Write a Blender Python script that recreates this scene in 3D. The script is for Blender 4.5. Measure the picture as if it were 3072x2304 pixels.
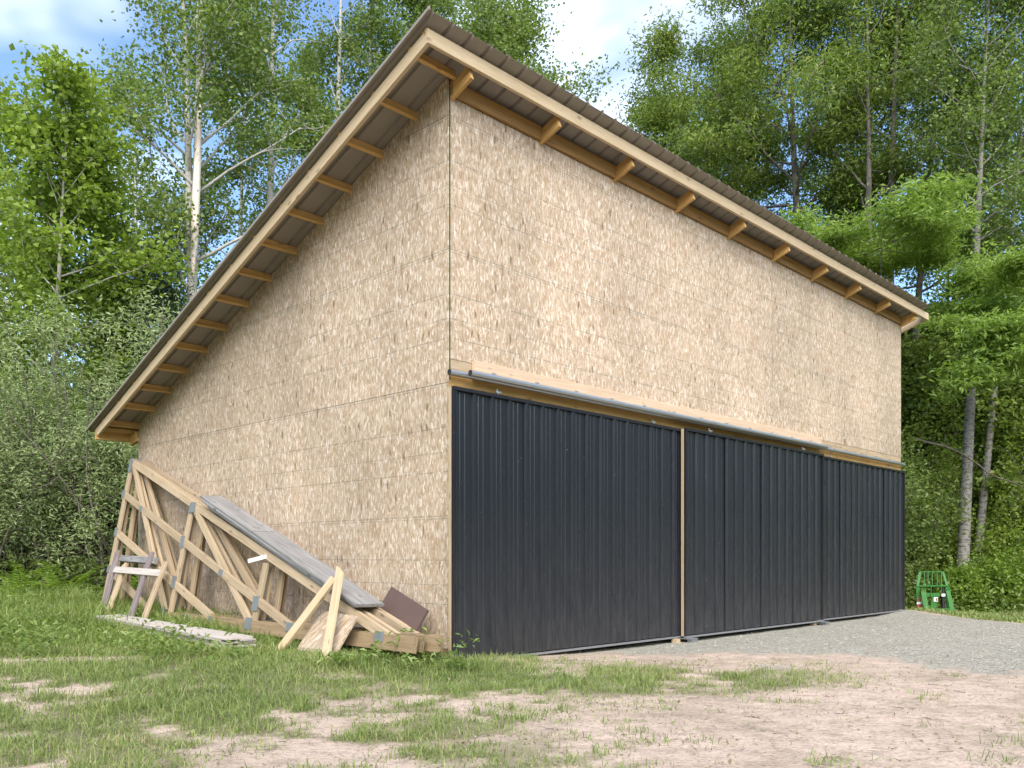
import bpy, bmesh, math, random
import numpy as np
from mathutils import Vector, Matrix

for o in list(bpy.data.objects):
    bpy.data.objects.remove(o)
scene = bpy.context.scene
COL = scene.collection
R = math.radians

# ------------------------------------------------------------------ camera
CAM_H = 0.975
cam = bpy.data.cameras.new('camera')
camo = bpy.data.objects.new('camera', cam)
COL.objects.link(camo)
camo.location = (0, 0, CAM_H)
camo.rotation_euler = (R(90), 0, 0)
cam.sensor_width = 36.0
cam.lens = 36.0 * 2599.0 / 3072.0
cam.shift_y = (1670 - 1152) / 3072.0
cam.clip_end = 2000
scene.camera = camo
scene.render.resolution_x = 1024
scene.render.resolution_y = 768

# ------------------------------------------------------------------ world, sun, exposure
SUN_EL = R(43)
SUN_AZ = math.atan2(0.08, -1.0)          # measured from +Y towards +X
S = Vector((math.sin(SUN_AZ) * math.cos(SUN_EL), math.cos(SUN_AZ) * math.cos(SUN_EL), math.sin(SUN_EL)))
world = bpy.data.worlds.new('World')
scene.world = world
world.use_nodes = True
nt = world.node_tree
nt.nodes.clear()
wo = nt.nodes.new('ShaderNodeOutputWorld')
bg = nt.nodes.new('ShaderNodeBackground')
sky = nt.nodes.new('ShaderNodeTexSky')
sky.sky_type = 'NISHITA'
sky.sun_disc = False
sky.sun_elevation = SUN_EL
sky.sun_rotation = SUN_AZ
sky.air_density = 1.0
sky.dust_density = 0.25
sky.ozone_density = 3.8
tc = nt.nodes.new('ShaderNodeTexCoord')
mp = nt.nodes.new('ShaderNodeMapping')
mp.inputs['Location'].default_value = (1.3, 0.5, 0.9)
mp.inputs['Scale'].default_value = (1.0, 1.0, 1.7)
ns = nt.nodes.new('ShaderNodeTexNoise')
ns.inputs['Scale'].default_value = 3.0
ns.inputs['Detail'].default_value = 4.0
ns.inputs['Roughness'].default_value = 0.56
ns.inputs['Distortion'].default_value = 0.3
rp = nt.nodes.new('ShaderNodeValToRGB')
rp.color_ramp.elements[0].position = 0.50
rp.color_ramp.elements[0].color = (0.0, 0.0, 0.0, 1)
rp.color_ramp.elements[1].position = 0.74
mx = nt.nodes.new('ShaderNodeMix')
mx.data_type = 'RGBA'
mx.inputs['B'].default_value = (5.6, 6.0, 7.1, 1)
nt.links.new(tc.outputs['Generated'], mp.inputs['Vector'])
nt.links.new(mp.outputs['Vector'], ns.inputs['Vector'])
nt.links.new(ns.outputs['Fac'], rp.inputs['Fac'])
nt.links.new(rp.outputs['Color'], mx.inputs['Factor'])
nt.links.new(sky.outputs['Color'], mx.inputs['A'])
nt.links.new(mx.outputs['Result'], bg.inputs['Color'])
bg.inputs['Strength'].default_value = 0.09
nt.links.new(bg.outputs['Background'], wo.inputs['Surface'])

sun = bpy.data.lights.new('sun', 'SUN')
sun.energy = 2.1
sun.angle = R(60)
sun.color = (1.0, 0.93, 0.82)
suno = bpy.data.objects.new('sun', sun)
COL.objects.link(suno)
suno.rotation_euler = S.to_track_quat('Z', 'Y').to_euler()

scene.view_settings.view_transform = 'Standard'
scene.view_settings.look = 'None'
scene.view_settings.gamma = 1.0
scene.view_settings.use_curve_mapping = False
scene.view_settings.exposure = 1.80
scene.render.engine = 'CYCLES'
scene.cycles.adaptive_threshold = 0.02
scene.cycles.max_bounces = 7
scene.cycles.diffuse_bounces = 5
scene.cycles.glossy_bounces = 2
scene.cycles.transmission_bounces = 5
scene.cycles.transparent_max_bounces = 4

# ------------------------------------------------------------------ frame of the barn
TH = R(45.8)
CT, ST = math.cos(TH), math.sin(TH)
P0 = (-0.0723 * 7.92, 7.92)
def W(u, v):
    return (P0[0] + u * CT - v * ST, P0[1] + u * ST + v * CT)
def uv_of(x, y):
    dx, dy = x - P0[0], y - P0[1]
    return dx * CT + dy * ST, -dx * ST + dy * CT
def smooth(a, b, x):
    t = np.clip((x - a) / (b - a), 0, 1)
    return t * t * (3 - 2 * t)
def hash2(ix, iy, seed):
    h = (ix.astype(np.int64) * 374761393 + iy.astype(np.int64) * 668265263 + seed * 1442695041) & 0x7fffffff
    h = (h ^ (h >> 13)) * 1274126177 & 0x7fffffff
    return ((h ^ (h >> 16)) & 0xffff) / 65535.0
def vnoise(x, y, sc, seed=0):
    x = np.asarray(x, float) * sc; y = np.asarray(y, float) * sc
    ix = np.floor(x); iy = np.floor(y); fx = x - ix; fy = y - iy
    fx = fx * fx * (3 - 2 * fx); fy = fy * fy * (3 - 2 * fy)
    a = hash2(ix, iy, seed); b = hash2(ix + 1, iy, seed); c = hash2(ix, iy + 1, seed); d = hash2(ix + 1, iy + 1, seed)
    return (a * (1 - fx) + b * fx) * (1 - fy) + (c * (1 - fx) + d * fx) * fy
def fbm(x, y, sc, seed=0, n=4):
    r = 0; a = 0.5; t = 0
    for i in range(n):
        r = r + a * vnoise(x, y, sc * 2 ** i, seed + i * 17); t += a; a *= 0.5
    return r / t
def gz(x, y):
    x = np.asarray(x, float); y = np.asarray(y, float)
    u, v = uv_of(x, y)
    left = smooth(1.2, 0.2, u)
    z = left * smooth(-0.9, 0.5, v) * (0.07 + 0.017 * np.clip(v, 0, 8))
    z = z - 0.055 * np.exp(-((v + 0.1) / 0.8) ** 2) * smooth(0.6, 2.5, u) * smooth(11.0, 9.0, u)
    edge = u - (11.0 + 0.92 * np.minimum(v, 0))
    z = z - 0.30 * smooth(0.0, 4.0, edge)
    z = z + 0.035 * (fbm(x, y, 0.8, 5) - 0.5) * smooth(2.0, 4.0, np.hypot(x, y)) * (1 - 0.6 * np.exp(-(v / 0.5) ** 2))
    return z
def gravel_mask(x, y):
    u, v = uv_of(x, y)
    n = (fbm(x, y, 1.3, 21) - 0.5) * 1.5
    lo = u - (1.9 + 0.26 * np.clip(-v - 1.0, -1, 99)) + 1.3 * n + 1.6 * (fbm(x, y, 3.0, 29) - 0.5)
    hi = (11.15 + 0.92 * np.minimum(v, 0)) - u + 0.3 * n
    return smooth(-0.5, 1.3, lo) * smooth(-0.1, 0.25, hi) * smooth(0.6, 0.2, v)
def grass_mask(x, y):
    u, v = uv_of(x, y)
    n = fbm(x, y, 0.9, 3)
    n2 = fbm(x, y, 2.6, 9, 3)
    inside = (u > 0) & (v > 0) & (u < 10.97) & (v < 6.8)
    nn = (n - 0.5)
    line = 6.75 - 0.02 * x
    lawn = smooth(-0.6, 0.8, y - line + nn * 2.0 + 1.2 * (n2 - 0.5)) * smooth(0.45, -0.1, u)
    lawn = np.maximum(lawn, smooth(6.6, 8.2, v + nn))
    fg = 0.85 * smooth(0.39, 0.68, 0.55 * n + 0.45 * n2 + 0.55 * (fbm(x, y, 6.0, 25, 3) - 0.5) + 0.12 * smooth(0.5, -2.0, x)) * smooth(1.6, -0.6, x + 1.5 * nn)
    fg = np.maximum(fg, 0.10 * smooth(0.5, 0.75, fbm(x, y, 4.0, 35, 3)))
    # strip of grass before the near door
    dx, dy = x - 0.65, y - 6.85
    st = np.exp(-(dx / 1.95) ** 4 - ((dy - 0.16 * dx) / 0.80) ** 4)
    n3 = fbm(x, y, 5.5, 15, 3)
    st = st * smooth(0.32, 0.62, 0.5 * n2 + 0.5 * n3 + 0.06)
    bare = np.exp(-((x + 3.85) / 1.15) ** 2 - ((y - 7.25 - 0.2 * (x + 3.85)) / 0.24) ** 2)
    g = np.maximum(np.maximum(lawn, fg), 0.9 * st)
    g = g * (1 - 0.95 * bare)
    edge = u - (10.95 + 0.92 * np.minimum(v, 0))
    g = g * (1 - gravel_mask(x, y) * 0.97)
    g = np.maximum(g, 0.85 * smooth(0.0, 0.4, edge + 0.4 * nn))
    g = np.where(inside, 0, g)
    return np.clip(g, 0, 1)

# ------------------------------------------------------------------ materials
MATS = {}
def new_mat(name):
    m = bpy.data.materials.new(name)
    m.use_nodes = True
    m.node_tree.nodes.clear()
    MATS[name] = m
    return m, m.node_tree
class NB:
    def __init__(s, t): s.t = t
    def n(s, kind, **kw):
        nd = s.t.nodes.new(kind)
        for k, v in kw.items():
            if k in nd.inputs.keys():
                nd.inputs[k].default_value = v
            else:
                setattr(nd, k, v)
        return nd
    def l(s, a, b): s.t.links.new(a, b)
    def ramp(s, fac, stops, interp='LINEAR'):
        r = s.t.nodes.new('ShaderNodeValToRGB')
        r.color_ramp.interpolation = interp
        els = r.color_ramp.elements
        while len(els) < len(stops): els.new(0.5)
        for e, (p, c) in zip(els, stops):
            e.position = p
            e.color = (c[0], c[1], c[2], 1) if hasattr(c, '__len__') else (c, c, c, 1)
        s.l(fac, r.inputs['Fac'])
        return r.outputs['Color']
    def mix(s, fac, a, b, blend='MIX'):
        m = s.t.nodes.new('ShaderNodeMix'); m.data_type = 'RGBA'; m.blend_type = blend
        for sock, val in (('Factor', fac), ('A', a), ('B', b)):
            i = [q for q in m.inputs if q.name == sock and (q.type == 'RGBA' or sock == 'Factor')][0]
            if hasattr(val, 'is_output'): s.l(val, i)
            elif hasattr(val, '__len__'): i.default_value = (val[0], val[1], val[2], 1)
            else: i.default_value = val
        return [q for q in m.outputs if q.type == 'RGBA'][0]
    def math(s, op, a, b=None, c=None):
        m = s.t.nodes.new('ShaderNodeMath'); m.operation = op
        for i, val in enumerate((a, b, c)):
            if val is None: continue
            if hasattr(val, 'is_output'): s.l(val, m.inputs[i])
            else: m.inputs[i].default_value = val
        return m.outputs[0]
    def mapping(s, vec, scale=(1, 1, 1), rot=(0, 0, 0), loc=(0, 0, 0)):
        m = s.n('ShaderNodeMapping'); m.inputs['Scale'].default_value = scale
        m.inputs['Rotation'].default_value = rot; m.inputs['Location'].default_value = loc
        s.l(vec, m.inputs['Vector']); return m.outputs['Vector']
    def noise(s, vec, scale, detail=3, rough=0.55, dist=0.0):
        m = s.n('ShaderNodeTexNoise'); m.inputs['Scale'].default_value = scale; m.inputs['Detail'].default_value = detail
        m.inputs['Roughness'].default_value = rough; m.inputs['Distortion'].default_value = dist
        s.l(vec, m.inputs['Vector']); return m
    def vor(s, vec, scale, feature='F1'):
        m = s.n('ShaderNodeTexVoronoi'); m.feature = feature; m.inputs['Scale'].default_value = scale
        s.l(vec, m.inputs['Vector']); return m
    def out(s, color, rough=0.8, bump=None, bstr=0.3, bdist=0.01, metal=0.0, spec=None):
        p = s.n('ShaderNodeBsdfPrincipled')
        if hasattr(color, 'is_output'): s.l(color, p.inputs['Base Color'])
        else: p.inputs['Base Color'].default_value = (*color, 1)
        if hasattr(rough, 'is_output'): s.l(rough, p.inputs['Roughness'])
        else: p.inputs['Roughness'].default_value = rough
        p.inputs['Metallic'].default_value = metal
        if spec is not None: p.inputs['Specular IOR Level'].default_value = spec
        if bump is not None:
            b = s.n('ShaderNodeBump'); b.inputs['Strength'].default_value = bstr; b.inputs['Distance'].default_value = bdist
            s.l(bump, b.inputs['Height']); s.l(b.outputs['Normal'], p.inputs['Normal'])
        o = s.n('ShaderNodeOutputMaterial'); s.l(p.outputs['BSDF'], o.inputs['Surface'])
        return p

def wood(name, dark, mid, light, var=0.25, rough=0.75, knots=True):
    m, t = new_mat(name); b = NB(t)
    tcn = b.n('ShaderNodeTexCoord'); oi = b.n('ShaderNodeObjectInfo')
    off = b.n('ShaderNodeVectorMath', operation='SCALE'); off.inputs['Scale'].default_value = 37.0
    cmb = b.n('ShaderNodeCombineXYZ')
    for k in 'XYZ': b.l(oi.outputs['Random'], cmb.inputs[k])
    b.l(cmb.outputs[0], off.inputs[0])
    add = b.n('ShaderNodeVectorMath', operation='ADD'); b.l(tcn.outputs['Object'], add.inputs[0]); b.l(off.outputs[0], add.inputs[1])
    vec = add.outputs[0]
    g = b.noise(b.mapping(vec, (1.3, 26, 26)), 1.6, 5, 0.6, 0.6)
    fine = b.noise(b.mapping(vec, (4, 120, 120)), 1.0, 2)
    f = b.math('ADD', b.math('MULTIPLY', g.outputs['Fac'], 0.75), b.math('MULTIPLY', fine.outputs['Fac'], 0.25))
    col = b.ramp(f, [(0.30, dark), (0.48, mid), (0.66, light)])
    if knots:
        kv = b.vor(b.mapping(vec, (3.2, 9, 9)), 1.0)
        kk = b.ramp(kv.outputs['Distance'], [(0.07, 1.0), (0.16, 0.0)])
        col = b.mix(b.math('MULTIPLY', kk, 0.75), col, tuple(c * 0.35 for c in dark))
    big = b.noise(b.mapping(vec, (1, 3, 3)), 1.1, 2)
    col = b.mix(b.math('MULTIPLY', big.outputs['Fac'], 0.45), col, tuple(c * 0.72 for c in mid))
    tone = b.ramp(oi.outputs['Random'], [(0, 1 - var), (1, 1.0 + var * 0.25)])
    col = b.mix(1.0, col, tone, 'MULTIPLY')
    b.out(col, rough, f, 0.25, 0.003)
    return m
wood('pine', (0.3, 0.21, 0.125), (0.43, 0.325, 0.205), (0.53, 0.42, 0.285), 0.22)
wood('pine_pale', (0.43, 0.315, 0.18), (0.56, 0.43, 0.265), (0.64, 0.515, 0.345), 0.12)
wood('fir_warm_shade', (0.40, 0.22, 0.06), (0.56, 0.335, 0.11), (0.64, 0.41, 0.155), 0.18)  # orange cast of the shaded eaves put into the lumber colour
wood('fir_deep_shade', (0.22, 0.11, 0.035), (0.34, 0.19, 0.06), (0.42, 0.25, 0.09), 0.12)  # darkened copy of the orange fir, eave shade put into its colour
wood('treated', (0.16, 0.113, 0.063), (0.269, 0.189, 0.105), (0.353, 0.26, 0.16), 0.22)
wood('weathered', (0.085, 0.085, 0.088), (0.23, 0.225, 0.22), (0.36, 0.345, 0.33), 0.2) #(0.134, 0.122, 0.113), (0.252, 0.231, 0.214), (0.353, 0.328, 0.302), 0.25)
wood('weathered_purple', (0.118, 0.097, 0.097), (0.21, 0.172, 0.172), (0.277, 0.235, 0.235), 0.2)
wood('siding', (0.302, 0.26, 0.227), (0.462, 0.412, 0.37), (0.554, 0.504, 0.462), 0.2, 0.7, False)
wood('track_board', (0.499, 0.357, 0.234), (0.585, 0.432, 0.296), (0.654, 0.515, 0.367), 0.05)
m_, t_ = new_mat('barn_coord_dummy'); 

# barn root (needed for the barn-space texture coordinates)
def empty(name, loc, rz=0.0, label=None, cat=None, group=None):
    o = bpy.data.objects.new(name, None); o.empty_display_size = 0.2
    COL.objects.link(o); o.location = loc; o.rotation_euler = (0, 0, rz)
    if label: o['label'] = label
    if cat: o['category'] = cat
    if group: o['group'] = group
    return o
def tag(o, label=None, cat=None, group=None, kind=None):
    if label: o['label'] = label
    if cat: o['category'] = cat
    if group: o['group'] = group
    if kind: o['kind'] = kind
    return o
barn = empty('barn', (P0[0], P0[1], 0), TH,
             'tall mono-pitch pole barn sheathed in bare strand board with dark sliding doors', 'barn')

def make_osb(name, hue):
    m, t = new_mat(name); b = NB(t)
    tcn = b.n('ShaderNodeTexCoord'); tcn.object = barn
    vec = tcn.outputs['Object']                       # x = u, y = v, z
    sep = b.n('ShaderNodeSeparateXYZ'); b.l(vec, sep.inputs[0])
    uvw = b.math('ADD', sep.outputs['X'], sep.outputs['Y'])
    cm = b.n('ShaderNodeCombineXYZ'); b.l(uvw, cm.inputs['X']); b.l(sep.outputs['Z'], cm.inputs['Y'])
    flat = cm.outputs[0]
    wob = b.noise(flat, 9.0, 3)
    wv = b.n('ShaderNodeVectorMath', operation='SUBTRACT'); b.l(wob.outputs['Color'], wv.inputs[0]); wv.inputs[1].default_value = (0.5, 0.5, 0.5)
    ws = b.n('ShaderNodeVectorMath', operation='SCALE'); b.l(wv.outputs[0], ws.inputs[0]); ws.inputs['Scale'].default_value = 0.045
    wa = b.n('ShaderNodeVectorMath', operation='ADD'); b.l(flat, wa.inputs[0]); b.l(ws.outputs[0], wa.inputs[1])
    wv2 = wa.outputs[0]
    cols = []
    base = [(0.0, (0.39, 0.285, 0.175)), (0.14, (0.49, 0.37, 0.24)), (0.55, (0.56, 0.435, 0.30)), (0.80, (0.65, 0.525, 0.385)), (1.0, (0.82, 0.71, 0.57))]
    base = [(p, tuple(c * h * 0.88 for c, h in zip(q, hue))) for p, q in base]
    for rot, sx, sy, off in ((0.05, 62, 18, 0), (-0.30, 56, 15, 3.1), (0.50, 68, 23, 7.7)):
        v = b.vor(b.mapping(wv2, (sx, sy, 1), (0, 0, rot), (off, off * 2, 0)), 1.0)
        sp = b.n('ShaderNodeSeparateColor'); b.l(v.outputs['Color'], sp.inputs[0])
        cols.append((b.ramp(sp.outputs[0], base), sp.outputs[1], v.outputs['Distance']))
    c = b.mix(b.ramp(cols[1][1], [(0.48, 0), (0.52, 1)]), cols[0][0], cols[1][0])
    c = b.mix(b.ramp(cols[2][1], [(0.66, 0), (0.70, 1)]), c, cols[2][0])
    # fibre streaks inside the strands
    fib = b.noise(b.mapping(wv2, (160, 14, 1)), 1.0, 3, 0.7)
    c = b.mix(1.0, c, b.ramp(fib.outputs['Fac'], [(0.30, 0.55), (0.50, 1.0), (0.7, 1.2)]), 'MULTIPLY')
    # dark crevices between strands
    cre = b.noise(b.mapping(wv2, (70, 24, 1), (0, 0, 0.15)), 1.0, 4, 0.72, 1.6)
    c = b.mix(b.math('MULTIPLY', b.ramp(cre.outputs['Fac'], [(0.565, 0), (0.66, 1)]), 0.65), c, (0.19, 0.13, 0.07))
    # rusty, olive and dark odd strands
    odd = b.vor(b.mapping(wv2, (20, 6.5, 1), (0, 0, -0.08), (11, 5, 0)), 1.0)
    so = b.n('ShaderNodeSeparateColor'); b.l(odd.outputs['Color'], so.inputs[0])
    small = b.ramp(odd.outputs['Distance'], [(0.20, 1), (0.34, 0)])
    c = b.mix(b.math('MULTIPLY', b.math('MULTIPLY', b.ramp(so.outputs[0], [(0.93, 0), (0.94, 1)]), small), 0.6), c, (0.40, 0.20, 0.10))
    c = b.mix(b.math('MULTIPLY', b.math('MULTIPLY', b.ramp(so.outputs[1], [(0.80, 0), (0.84, 1)]), small), 0.5), c, (0.38, 0.31, 0.16))
    c = b.mix(b.math('MULTIPLY', b.math('MULTIPLY', b.ramp(so.outputs[2], [(0.95, 0), (0.96, 1)]), small), 0.7), c, (0.13, 0.09, 0.05))
    # broad tone, panel by panel
    bn = b.noise(flat, 0.9, 3)
    c = b.mix(1.0, c, b.ramp(bn.outputs['Fac'], [(0.3, 0.86), (0.7, 1.08)]), 'MULTIPLY')
    oi = b.n('ShaderNodeObjectInfo')
    c = b.mix(1.0, c, b.ramp(oi.outputs['Random'], [(0, (0.90, 0.90, 0.88)), (1, (1.05, 1.04, 1.03))]), 'MULTIPLY')
    # printed nailing lines
    def lines(coord, per, off, w):
        x = b.math('DIVIDE', b.math('ADD', coord, off), per)
        f = b.math('ABSOLUTE', b.math('SUBTRACT', b.math('FRACT', x), 0.5))
        return b.math('LESS_THAN', f, w / per)
    brk = b.noise(b.mapping(flat, (14, 14, 1)), 1.0, 3)
    bk = b.ramp(brk.outputs['Fac'], [(0.38, 0), (0.48, 1)])
    zl = b.math('MAXIMUM', lines(sep.outputs['Z'], 0.4064, 0.073, 0.0042), b.math('MULTIPLY', lines(sep.outputs['Z'], 0.6096, 0.20, 0.004), 0.8))
    xl = b.math('MULTIPLY', lines(uvw, 0.4064, 0.20, 0.0028), 0.35)
    ln = b.math('MULTIPLY', b.math('MAXIMUM', zl, xl), bk)
    c = b.mix(b.math('MULTIPLY', ln, 0.55), c, (0.10, 0.125, 0.10))
    b.out(c, 0.82, None, 0, 0, 0, 0.3)
    return m
make_osb('osb', (0.975, 0.975, 1.035))

def paint_metal(name, col, rough, dusty=True, dust=(0.30, 0.28, 0.25), dz=0.5):
    m, t = new_mat(name); b = NB(t)
    tcn = b.n('ShaderNodeTexCoord'); tcn.object = barn
    n1 = b.noise(b.mapping(tcn.outputs['Object'], (2, 2, 0.5)), 2.0, 4)
    n2 = b.noise(b.mapping(tcn.outputs['Object'], (25, 25, 5)), 1.0, 4)
    c = b.mix(b.math('MULTIPLY', n1.outputs['Fac'], 0.35), col, tuple(x * 0.75 for x in col))
    if dusty:
        sep = b.n('ShaderNodeSeparateXYZ'); b.l(tcn.outputs['Object'], sep.inputs[0])
        hgt = b.ramp(b.math('DIVIDE', sep.outputs['Z'], 1.6), [(0.0, 1.0), (0.35, 0.45), (1.0, 0.0)])
        d = b.math('MULTIPLY', b.math('MULTIPLY', hgt, b.ramp(n2.outputs['Fac'], [(0.35, 0.35), (0.65, 1.0)])), 0.10)
        c = b.mix(d, c, dust)
        spn = b.vor(b.mapping(tcn.outputs['Object'], (22, 22, 22)), 1.0)
        sps = b.n('ShaderNodeSeparateColor'); b.l(spn.outputs['Color'], sps.inputs[0])
        spot = b.math('MULTIPLY', b.ramp(sps.outputs[0], [(0.965, 0), (0.97, 1)]), b.ramp(spn.outputs['Distance'], [(0.06, 1), (0.12, 0)]))
        c = b.mix(b.math('MULTIPLY', spot, 0.5), c, (0.5, 0.48, 0.45))
    r = b.ramp(n1.outputs['Fac'], [(0.3, rough * 0.85), (0.7, rough * 1.25)])
    b.out(c, r, n1.outputs['Fac'], 0.12, 0.03, 0.0, 0.42)
    return m
paint_metal('door_metal', (0.013, 0.015, 0.0215), 0.27)
paint_metal('door_trim', (0.011, 0.010, 0.014), 0.4)
paint_metal('roof_metal', (0.26, 0.23, 0.195), 0.5, False)
def flat_mat(name, col, rough=0.6, metal=0.0, nscale=40, nstr=0.25, spec=None):
    m, t = new_mat(name); b = NB(t)
    tcn = b.n('ShaderNodeTexCoord')
    n1 = b.noise(tcn.outputs['Object'], nscale, 4, 0.65)
    c = b.mix(b.math('MULTIPLY', n1.outputs['Fac'], nstr * 2), col, tuple(x * 0.5 for x in col))
    b.out(c, rough, n1.outputs['Fac'], 0.1, 0.003, metal, spec)
    return m
flat_mat('galvanised', (0.50, 0.52, 0.54), 0.36, 0.8, 25, 0.2)
flat_mat('plate_steel', (0.34, 0.36, 0.38), 0.45, 0.55, 60, 0.25)
flat_mat('trim_light', (0.33, 0.33, 0.35), 0.45, 0.5, 30, 0.2)
flat_mat('green_edge', (0.028, 0.10, 0.055), 0.7)
flat_mat('tube_inner_shade', (0.02, 0.02, 0.02), 0.9)  # near-black stands in for the shade inside the open tubes
flat_mat('brown_board', (0.115, 0.072, 0.06), 0.7, 0, 8, 0.3)
flat_mat('board_edge', (0.33, 0.22, 0.13), 0.8)
flat_mat('implement_green', (0.028, 0.17, 0.022), 0.4, 0, 12, 0.2)
flat_mat('implement_dark', (0.018, 0.018, 0.018), 0.5)
flat_mat('sticker_white', (0.75, 0.75, 0.74), 0.5, 0, 20, 0.05)
flat_mat('sticker_red', (0.42, 0.03, 0.04), 0.5, 0, 20, 0.05)
flat_mat('sticker_brown', (0.20, 0.09, 0.06), 0.5, 0, 20, 0.05)
flat_mat('paper_white', (0.80, 0.78, 0.72), 0.7, 0, 20, 0.06)

def bark(name, pale, dark, amount, zs=14, lichen=None):
    m, t = new_mat(name); b = NB(t)
    tcn = b.n('ShaderNodeTexCoord'); v = tcn.outputs['Object']
    n1 = b.noise(b.mapping(v, (9, 9, zs)), 1.0, 5, 0.65, 0.4)
    n2 = b.noise(b.mapping(v, (5, 5, 1.2)), 1.0, 4, 0.6)
    c = b.ramp(n1.outputs['Fac'], [(amount - 0.07, dark), (amount + 0.05, pale)])
    c = b.mix(b.math('MULTIPLY', n2.outputs['Fac'], 0.7), c, tuple((p + d) * 0.42 for p, d in zip(pale, dark)))
    if lichen: c = b.mix(b.ramp(n2.outputs['Fac'], [(0.5, 0), (0.65, 0.5)]), c, lichen)
    b.out(c, 0.9, n1.outputs['Fac'], 0.5, 0.02)
bark('bark_aspen', (0.46, 0.44, 0.39), (0.16, 0.14, 0.12), 0.40)
bark('bark_birch', (0.30, 0.28, 0.25), (0.06, 0.052, 0.045), 0.47, 20)
bark('bark_dark', (0.19, 0.165, 0.14), (0.06, 0.05, 0.042), 0.5, 4)
bark('bark_twig', (0.20, 0.17, 0.14), (0.09, 0.075, 0.06), 0.5, 4)
bark('bark_pale', (0.42, 0.39, 0.33), (0.25, 0.22, 0.18), 0.40, 10)
bark('stripped', (0.80, 0.72, 0.62), (0.36, 0.17, 0.09), 0.40, 2.2)

def leaf(name, stops, trans=0.45, rough=0.45, tcol=None):
    m, t = new_mat(name); b = NB(t)
    g = b.n('ShaderNodeNewGeometry')
    tcn = b.n('ShaderNodeTexCoord')
    n1 = b.noise(tcn.outputs['Object'], 0.8, 2)
    f = b.math('ADD', b.math('MULTIPLY', g.outputs['Random Per Island'], 0.7), b.math('MULTIPLY', b.math('SUBTRACT', n1.outputs['Fac'], 0.35), 0.9))
    c = b.ramp(f, stops)
    p0_ = b.n('ShaderNodeBsdfDiffuse'); b.l(c, p0_.inputs['Color'])
    gl_ = b.n('ShaderNodeBsdfGlossy'); gl_.inputs['Roughness'].default_value = rough; gl_.inputs['Color'].default_value = (1, 1, 1, 1)
    p = b.n('ShaderNodeMixShader'); p.inputs[0].default_value = 0.035
    b.l(p0_.outputs[0], p.inputs[1]); b.l(gl_.outputs[0], p.inputs[2])
    tr = b.n('ShaderNodeBsdfTranslucent')
    tc2 = b.mix(1.0, c, tcol or (1.25, 1.3, 0.6), 'MULTIPLY'); b.l(tc2, tr.inputs['Color'])
    ms = b.n('ShaderNodeMixShader'); ms.inputs[0].default_value = trans
    b.l(p.outputs[0], ms.inputs[1]); b.l(tr.outputs[0], ms.inputs[2])
    o = b.n('ShaderNodeOutputMaterial'); b.l(ms.outputs[0], o.inputs['Surface'])
leaf('leaf_aspen', [(0, (0.086, 0.132, 0.034)), (0.5, (0.167, 0.236, 0.063)), (0.85, (0.253, 0.328, 0.098)), (1, (0.356, 0.31, 0.127))])
leaf('leaf_maple', [(0, (0.132, 0.19, 0.034)), (0.5, (0.236, 0.328, 0.057)), (0.9, (0.345, 0.437, 0.098)), (1, (0.425, 0.414, 0.127))], 0.5)
leaf('leaf_locust', [(0, (0.088, 0.137, 0.032)), (0.5, (0.183, 0.255, 0.055)), (0.85, (0.291, 0.366, 0.086)), (1, (0.407, 0.348, 0.103))], 0.45)
leaf('leaf_locust_bright', [(0, (0.149, 0.23, 0.046)), (0.5, (0.253, 0.362, 0.081)), (1, (0.38, 0.483, 0.138))], 0.5)
leaf('leaf_dark', [(0, (0.063, 0.103, 0.025)), (0.5, (0.121, 0.178, 0.046)), (1, (0.196, 0.253, 0.069))], 0.35)
leaf('leaf_willow', [(0.0, (0.156, 0.216, 0.078)), (0.5, (0.276, 0.348, 0.138)), (1.0, (0.48, 0.54, 0.288))], 0.3, 0.6, (1.1, 1.15, 0.8))
leaf('leaf_conifer', [(0.0, (0.018, 0.038, 0.014)), (0.5, (0.032, 0.065, 0.022)), (1.0, (0.06, 0.10, 0.036))], 0.1, 0.6)
leaf('leaf_fern', [(0, (0.12, 0.2, 0.03)), (0.5, (0.19, 0.29, 0.045)), (1, (0.29, 0.38, 0.075))], 0.45)
leaf('leaf_weed', [(0, (0.1, 0.16, 0.04)), (0.5, (0.19, 0.27, 0.07)), (1, (0.3, 0.36, 0.12))], 0.4)
leaf('grass_tall', [(0, (0.1, 0.155, 0.035)), (0.5, (0.18, 0.25, 0.06)), (0.85, (0.27, 0.33, 0.1)), (1, (0.42, 0.36, 0.19))], 0.35, 0.5)
leaf('grass_short', [(0, (0.10, 0.14, 0.04)), (0.45, (0.185, 0.255, 0.065)), (0.74, (0.27, 0.32, 0.105)), (0.90, (0.40, 0.35, 0.2)), (1, (0.46, 0.39, 0.25))], 0.25, 0.6)
leaf('grass_dry', [(0.0, (0.15, 0.13, 0.075)), (0.5, (0.27, 0.225, 0.14)), (1.0, (0.40, 0.33, 0.22))], 0.15, 0.7)

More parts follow.
